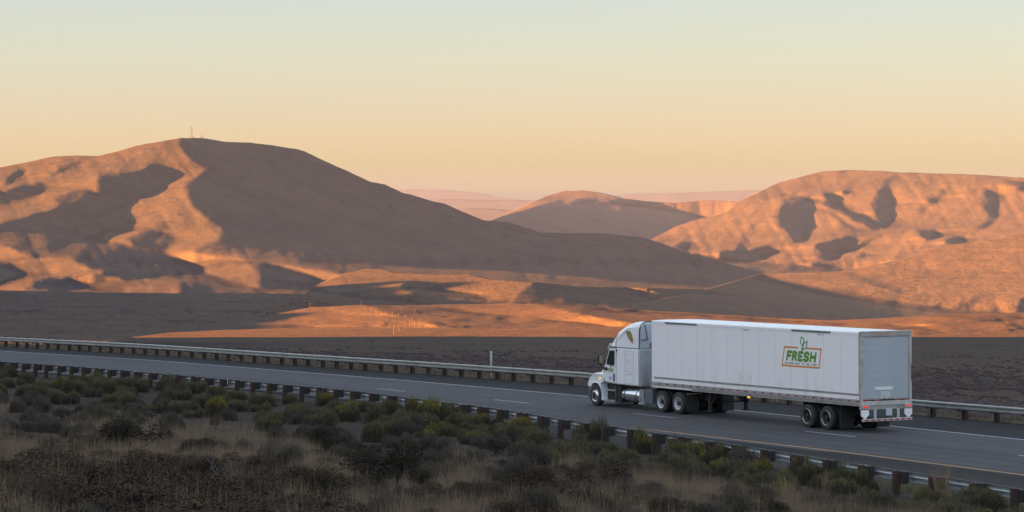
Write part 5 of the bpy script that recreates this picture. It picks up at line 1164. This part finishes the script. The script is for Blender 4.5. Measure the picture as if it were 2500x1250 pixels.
# dead branches at the bottom left
def dead_branch(px,py,L,lean,label,seed):
    rg=np.random.default_rng(seed); p=bank_pt(px,py); e=empty('dead_branch',p,0,label,'branch'); b=MB()
    def grow(q,d,l,r,k):
        t=q+d*l; b.bar(q,t,r,5,r2=r*.6)
        if k>0:
            for _ in range(2 if k<3 else 3):
                dd=(d+Vector(rg.normal(0,.42,3))).normalized(); grow(q+d*l*rg.uniform(.6,1),dd,l*rg.uniform(.55,.8),r*.6,k-1)
    grow(Vector((0,0,-.1)),Vector(lean).normalized(),L,.020,3); b.build('twigs',m_dead,e)
dead_branch(470,1262,.50,(.3,0,1),'bleached dead branches standing up at the bottom left of the bank',1)
dead_branch(380,1268,.42,(-.3,.1,1),'smaller bleached dead twigs left of the larger bleached branches',2)
dead_branch(245,1262,.40,(-.2,.1,1),'faint pale dead twigs near the bottom left corner',3)
dead_branch(60,1180,.36,(.2,.1,1),'grey dead twigs at the left edge of the bank',4)
# litter
m_lit=mat('white_litter_plastic',(.42,.43,.46),.5)
for px,py,w,lb in ((55,1006,14,'crumpled white litter on the bank at the left edge of the photo'),(1600,1190,9,'small white scrap lying in the dry grass below the truck'),(1790,1184,9,'small pale scrap on the soil below the trailer'),(1101,1064,6,'tiny white scrap on the bare soil right of centre')):
    p=bank_pt(px,py); s=p.y/F_PX*w; e=empty('litter',p,RNG.uniform(0,3),lb,'litter'); bm=bmesh.new(); bmesh.ops.create_icosphere(bm,subdivisions=2,radius=.5)
    for v in bm.verts: v.co=Vector((v.co.x*s,v.co.y*s*.7,v.co.z*s*.5))*(1+RNG.uniform(-.3,.3))+Vector((0,0,s*.15))
    me=bpy.data.meshes.new('crumpled_sheet'); bm.to_mesh(me); bm.free(); me.materials.append(m_lit); link(bpy.data.objects.new('crumpled_sheet',me),e)
# sage and bunch grass scattered over the near valley side, as far as single plants show
def valley_scrub(n,seed):
    rg=np.random.default_rng(seed); V=[]
    px=rg.uniform(-60,2560,n); u=rg.uniform(0,1,n)
    y0=np.interp(px,vx,vy)-6; yt=np.interp(px,[a for a,_ in SK_F],[b for _,b in SK_F])+2; py=yt+(y0-yt)*u**.75
    D=at_near(px,py); X=(px-CX)/F_PX*D; Z=CAM_Z-(py-HY)/F_PX*D
    keep=vnoise(X,D,(22,60),55)+.6*vnoise(X,D,(7,19),56)+rg.uniform(-.5,.7,n)>np.interp(D,[300,700,1350],[0,.35,2.4]); X,D,Z=X[keep],D[keep],Z[keep]; n=len(X)
    r=rg.uniform(.22,.5,n)*(1+D/6000); h=r*rg.uniform(.6,1.0,n); k=6; P=[]
    ang=np.linspace(0,2*np.pi,k,endpoint=False)
    ring=np.stack([X[:,None]+r[:,None]*np.cos(ang)*rg.uniform(.7,1.2,(n,k)),D[:,None]+r[:,None]*np.sin(ang)*rg.uniform(.7,1.2,(n,k)),np.repeat((Z-.15)[:,None],k,1)],2)
    mid=ring.copy(); mid[:,:,2]+=(.15+h*.6)[:,None]; top=np.stack([X+rg.normal(0,.1,n),D,Z+h],1)[:,None,:]
    V=np.concatenate([ring,mid,top],1); K=2*k+1; b=(np.arange(n)*K)[:,None,None]
    f=[]
    for i in range(k): j=(i+1)%k; f.append([i,j,k+j]); f.append([i,k+j,k+i]); f.append([k+i,k+j,2*k])
    F=(b+np.array(f)[None]).reshape(-1,3); o=np_mesh('valley_scrub',V.reshape(-1,3),F,[foliage_mat('valley_sage_leaf',(.066,.047,.042),(.074,.053,.044),(.040,.032,.034))]); tag(o,kind='stuff')
valley_scrub(42000,3)

# look-alikes of one stretch of bank are told apart by their order from the left
NUM=['zero','one','two','three','four','five','six','seven','eight','nine','ten','eleven','twelve','thirteen','fourteen','fifteen','sixteen','seventeen','eighteen','nineteen','twenty']
ORD=['leftmost','second','third','fourth','fifth','sixth','seventh','eighth','ninth','tenth','eleventh','twelfth','thirteenth','fourteenth','fifteenth','sixteenth','seventeenth','eighteenth','nineteenth','twentieth']
byl={}
for o in list(COL.objects):
    if o.parent is None and o.get('group') and o.get('label'): byl.setdefault(o['label'],[]).append(o)
for lb,os_ in byl.items():
    if 1<len(os_)<=20:
        os_.sort(key=lambda o:o.location.x/o.location.y)
        for i,o in enumerate(os_): o['label']=lb+', '+ORD[i]+' of '+NUM[len(os_)]+(' from left' if i else '')
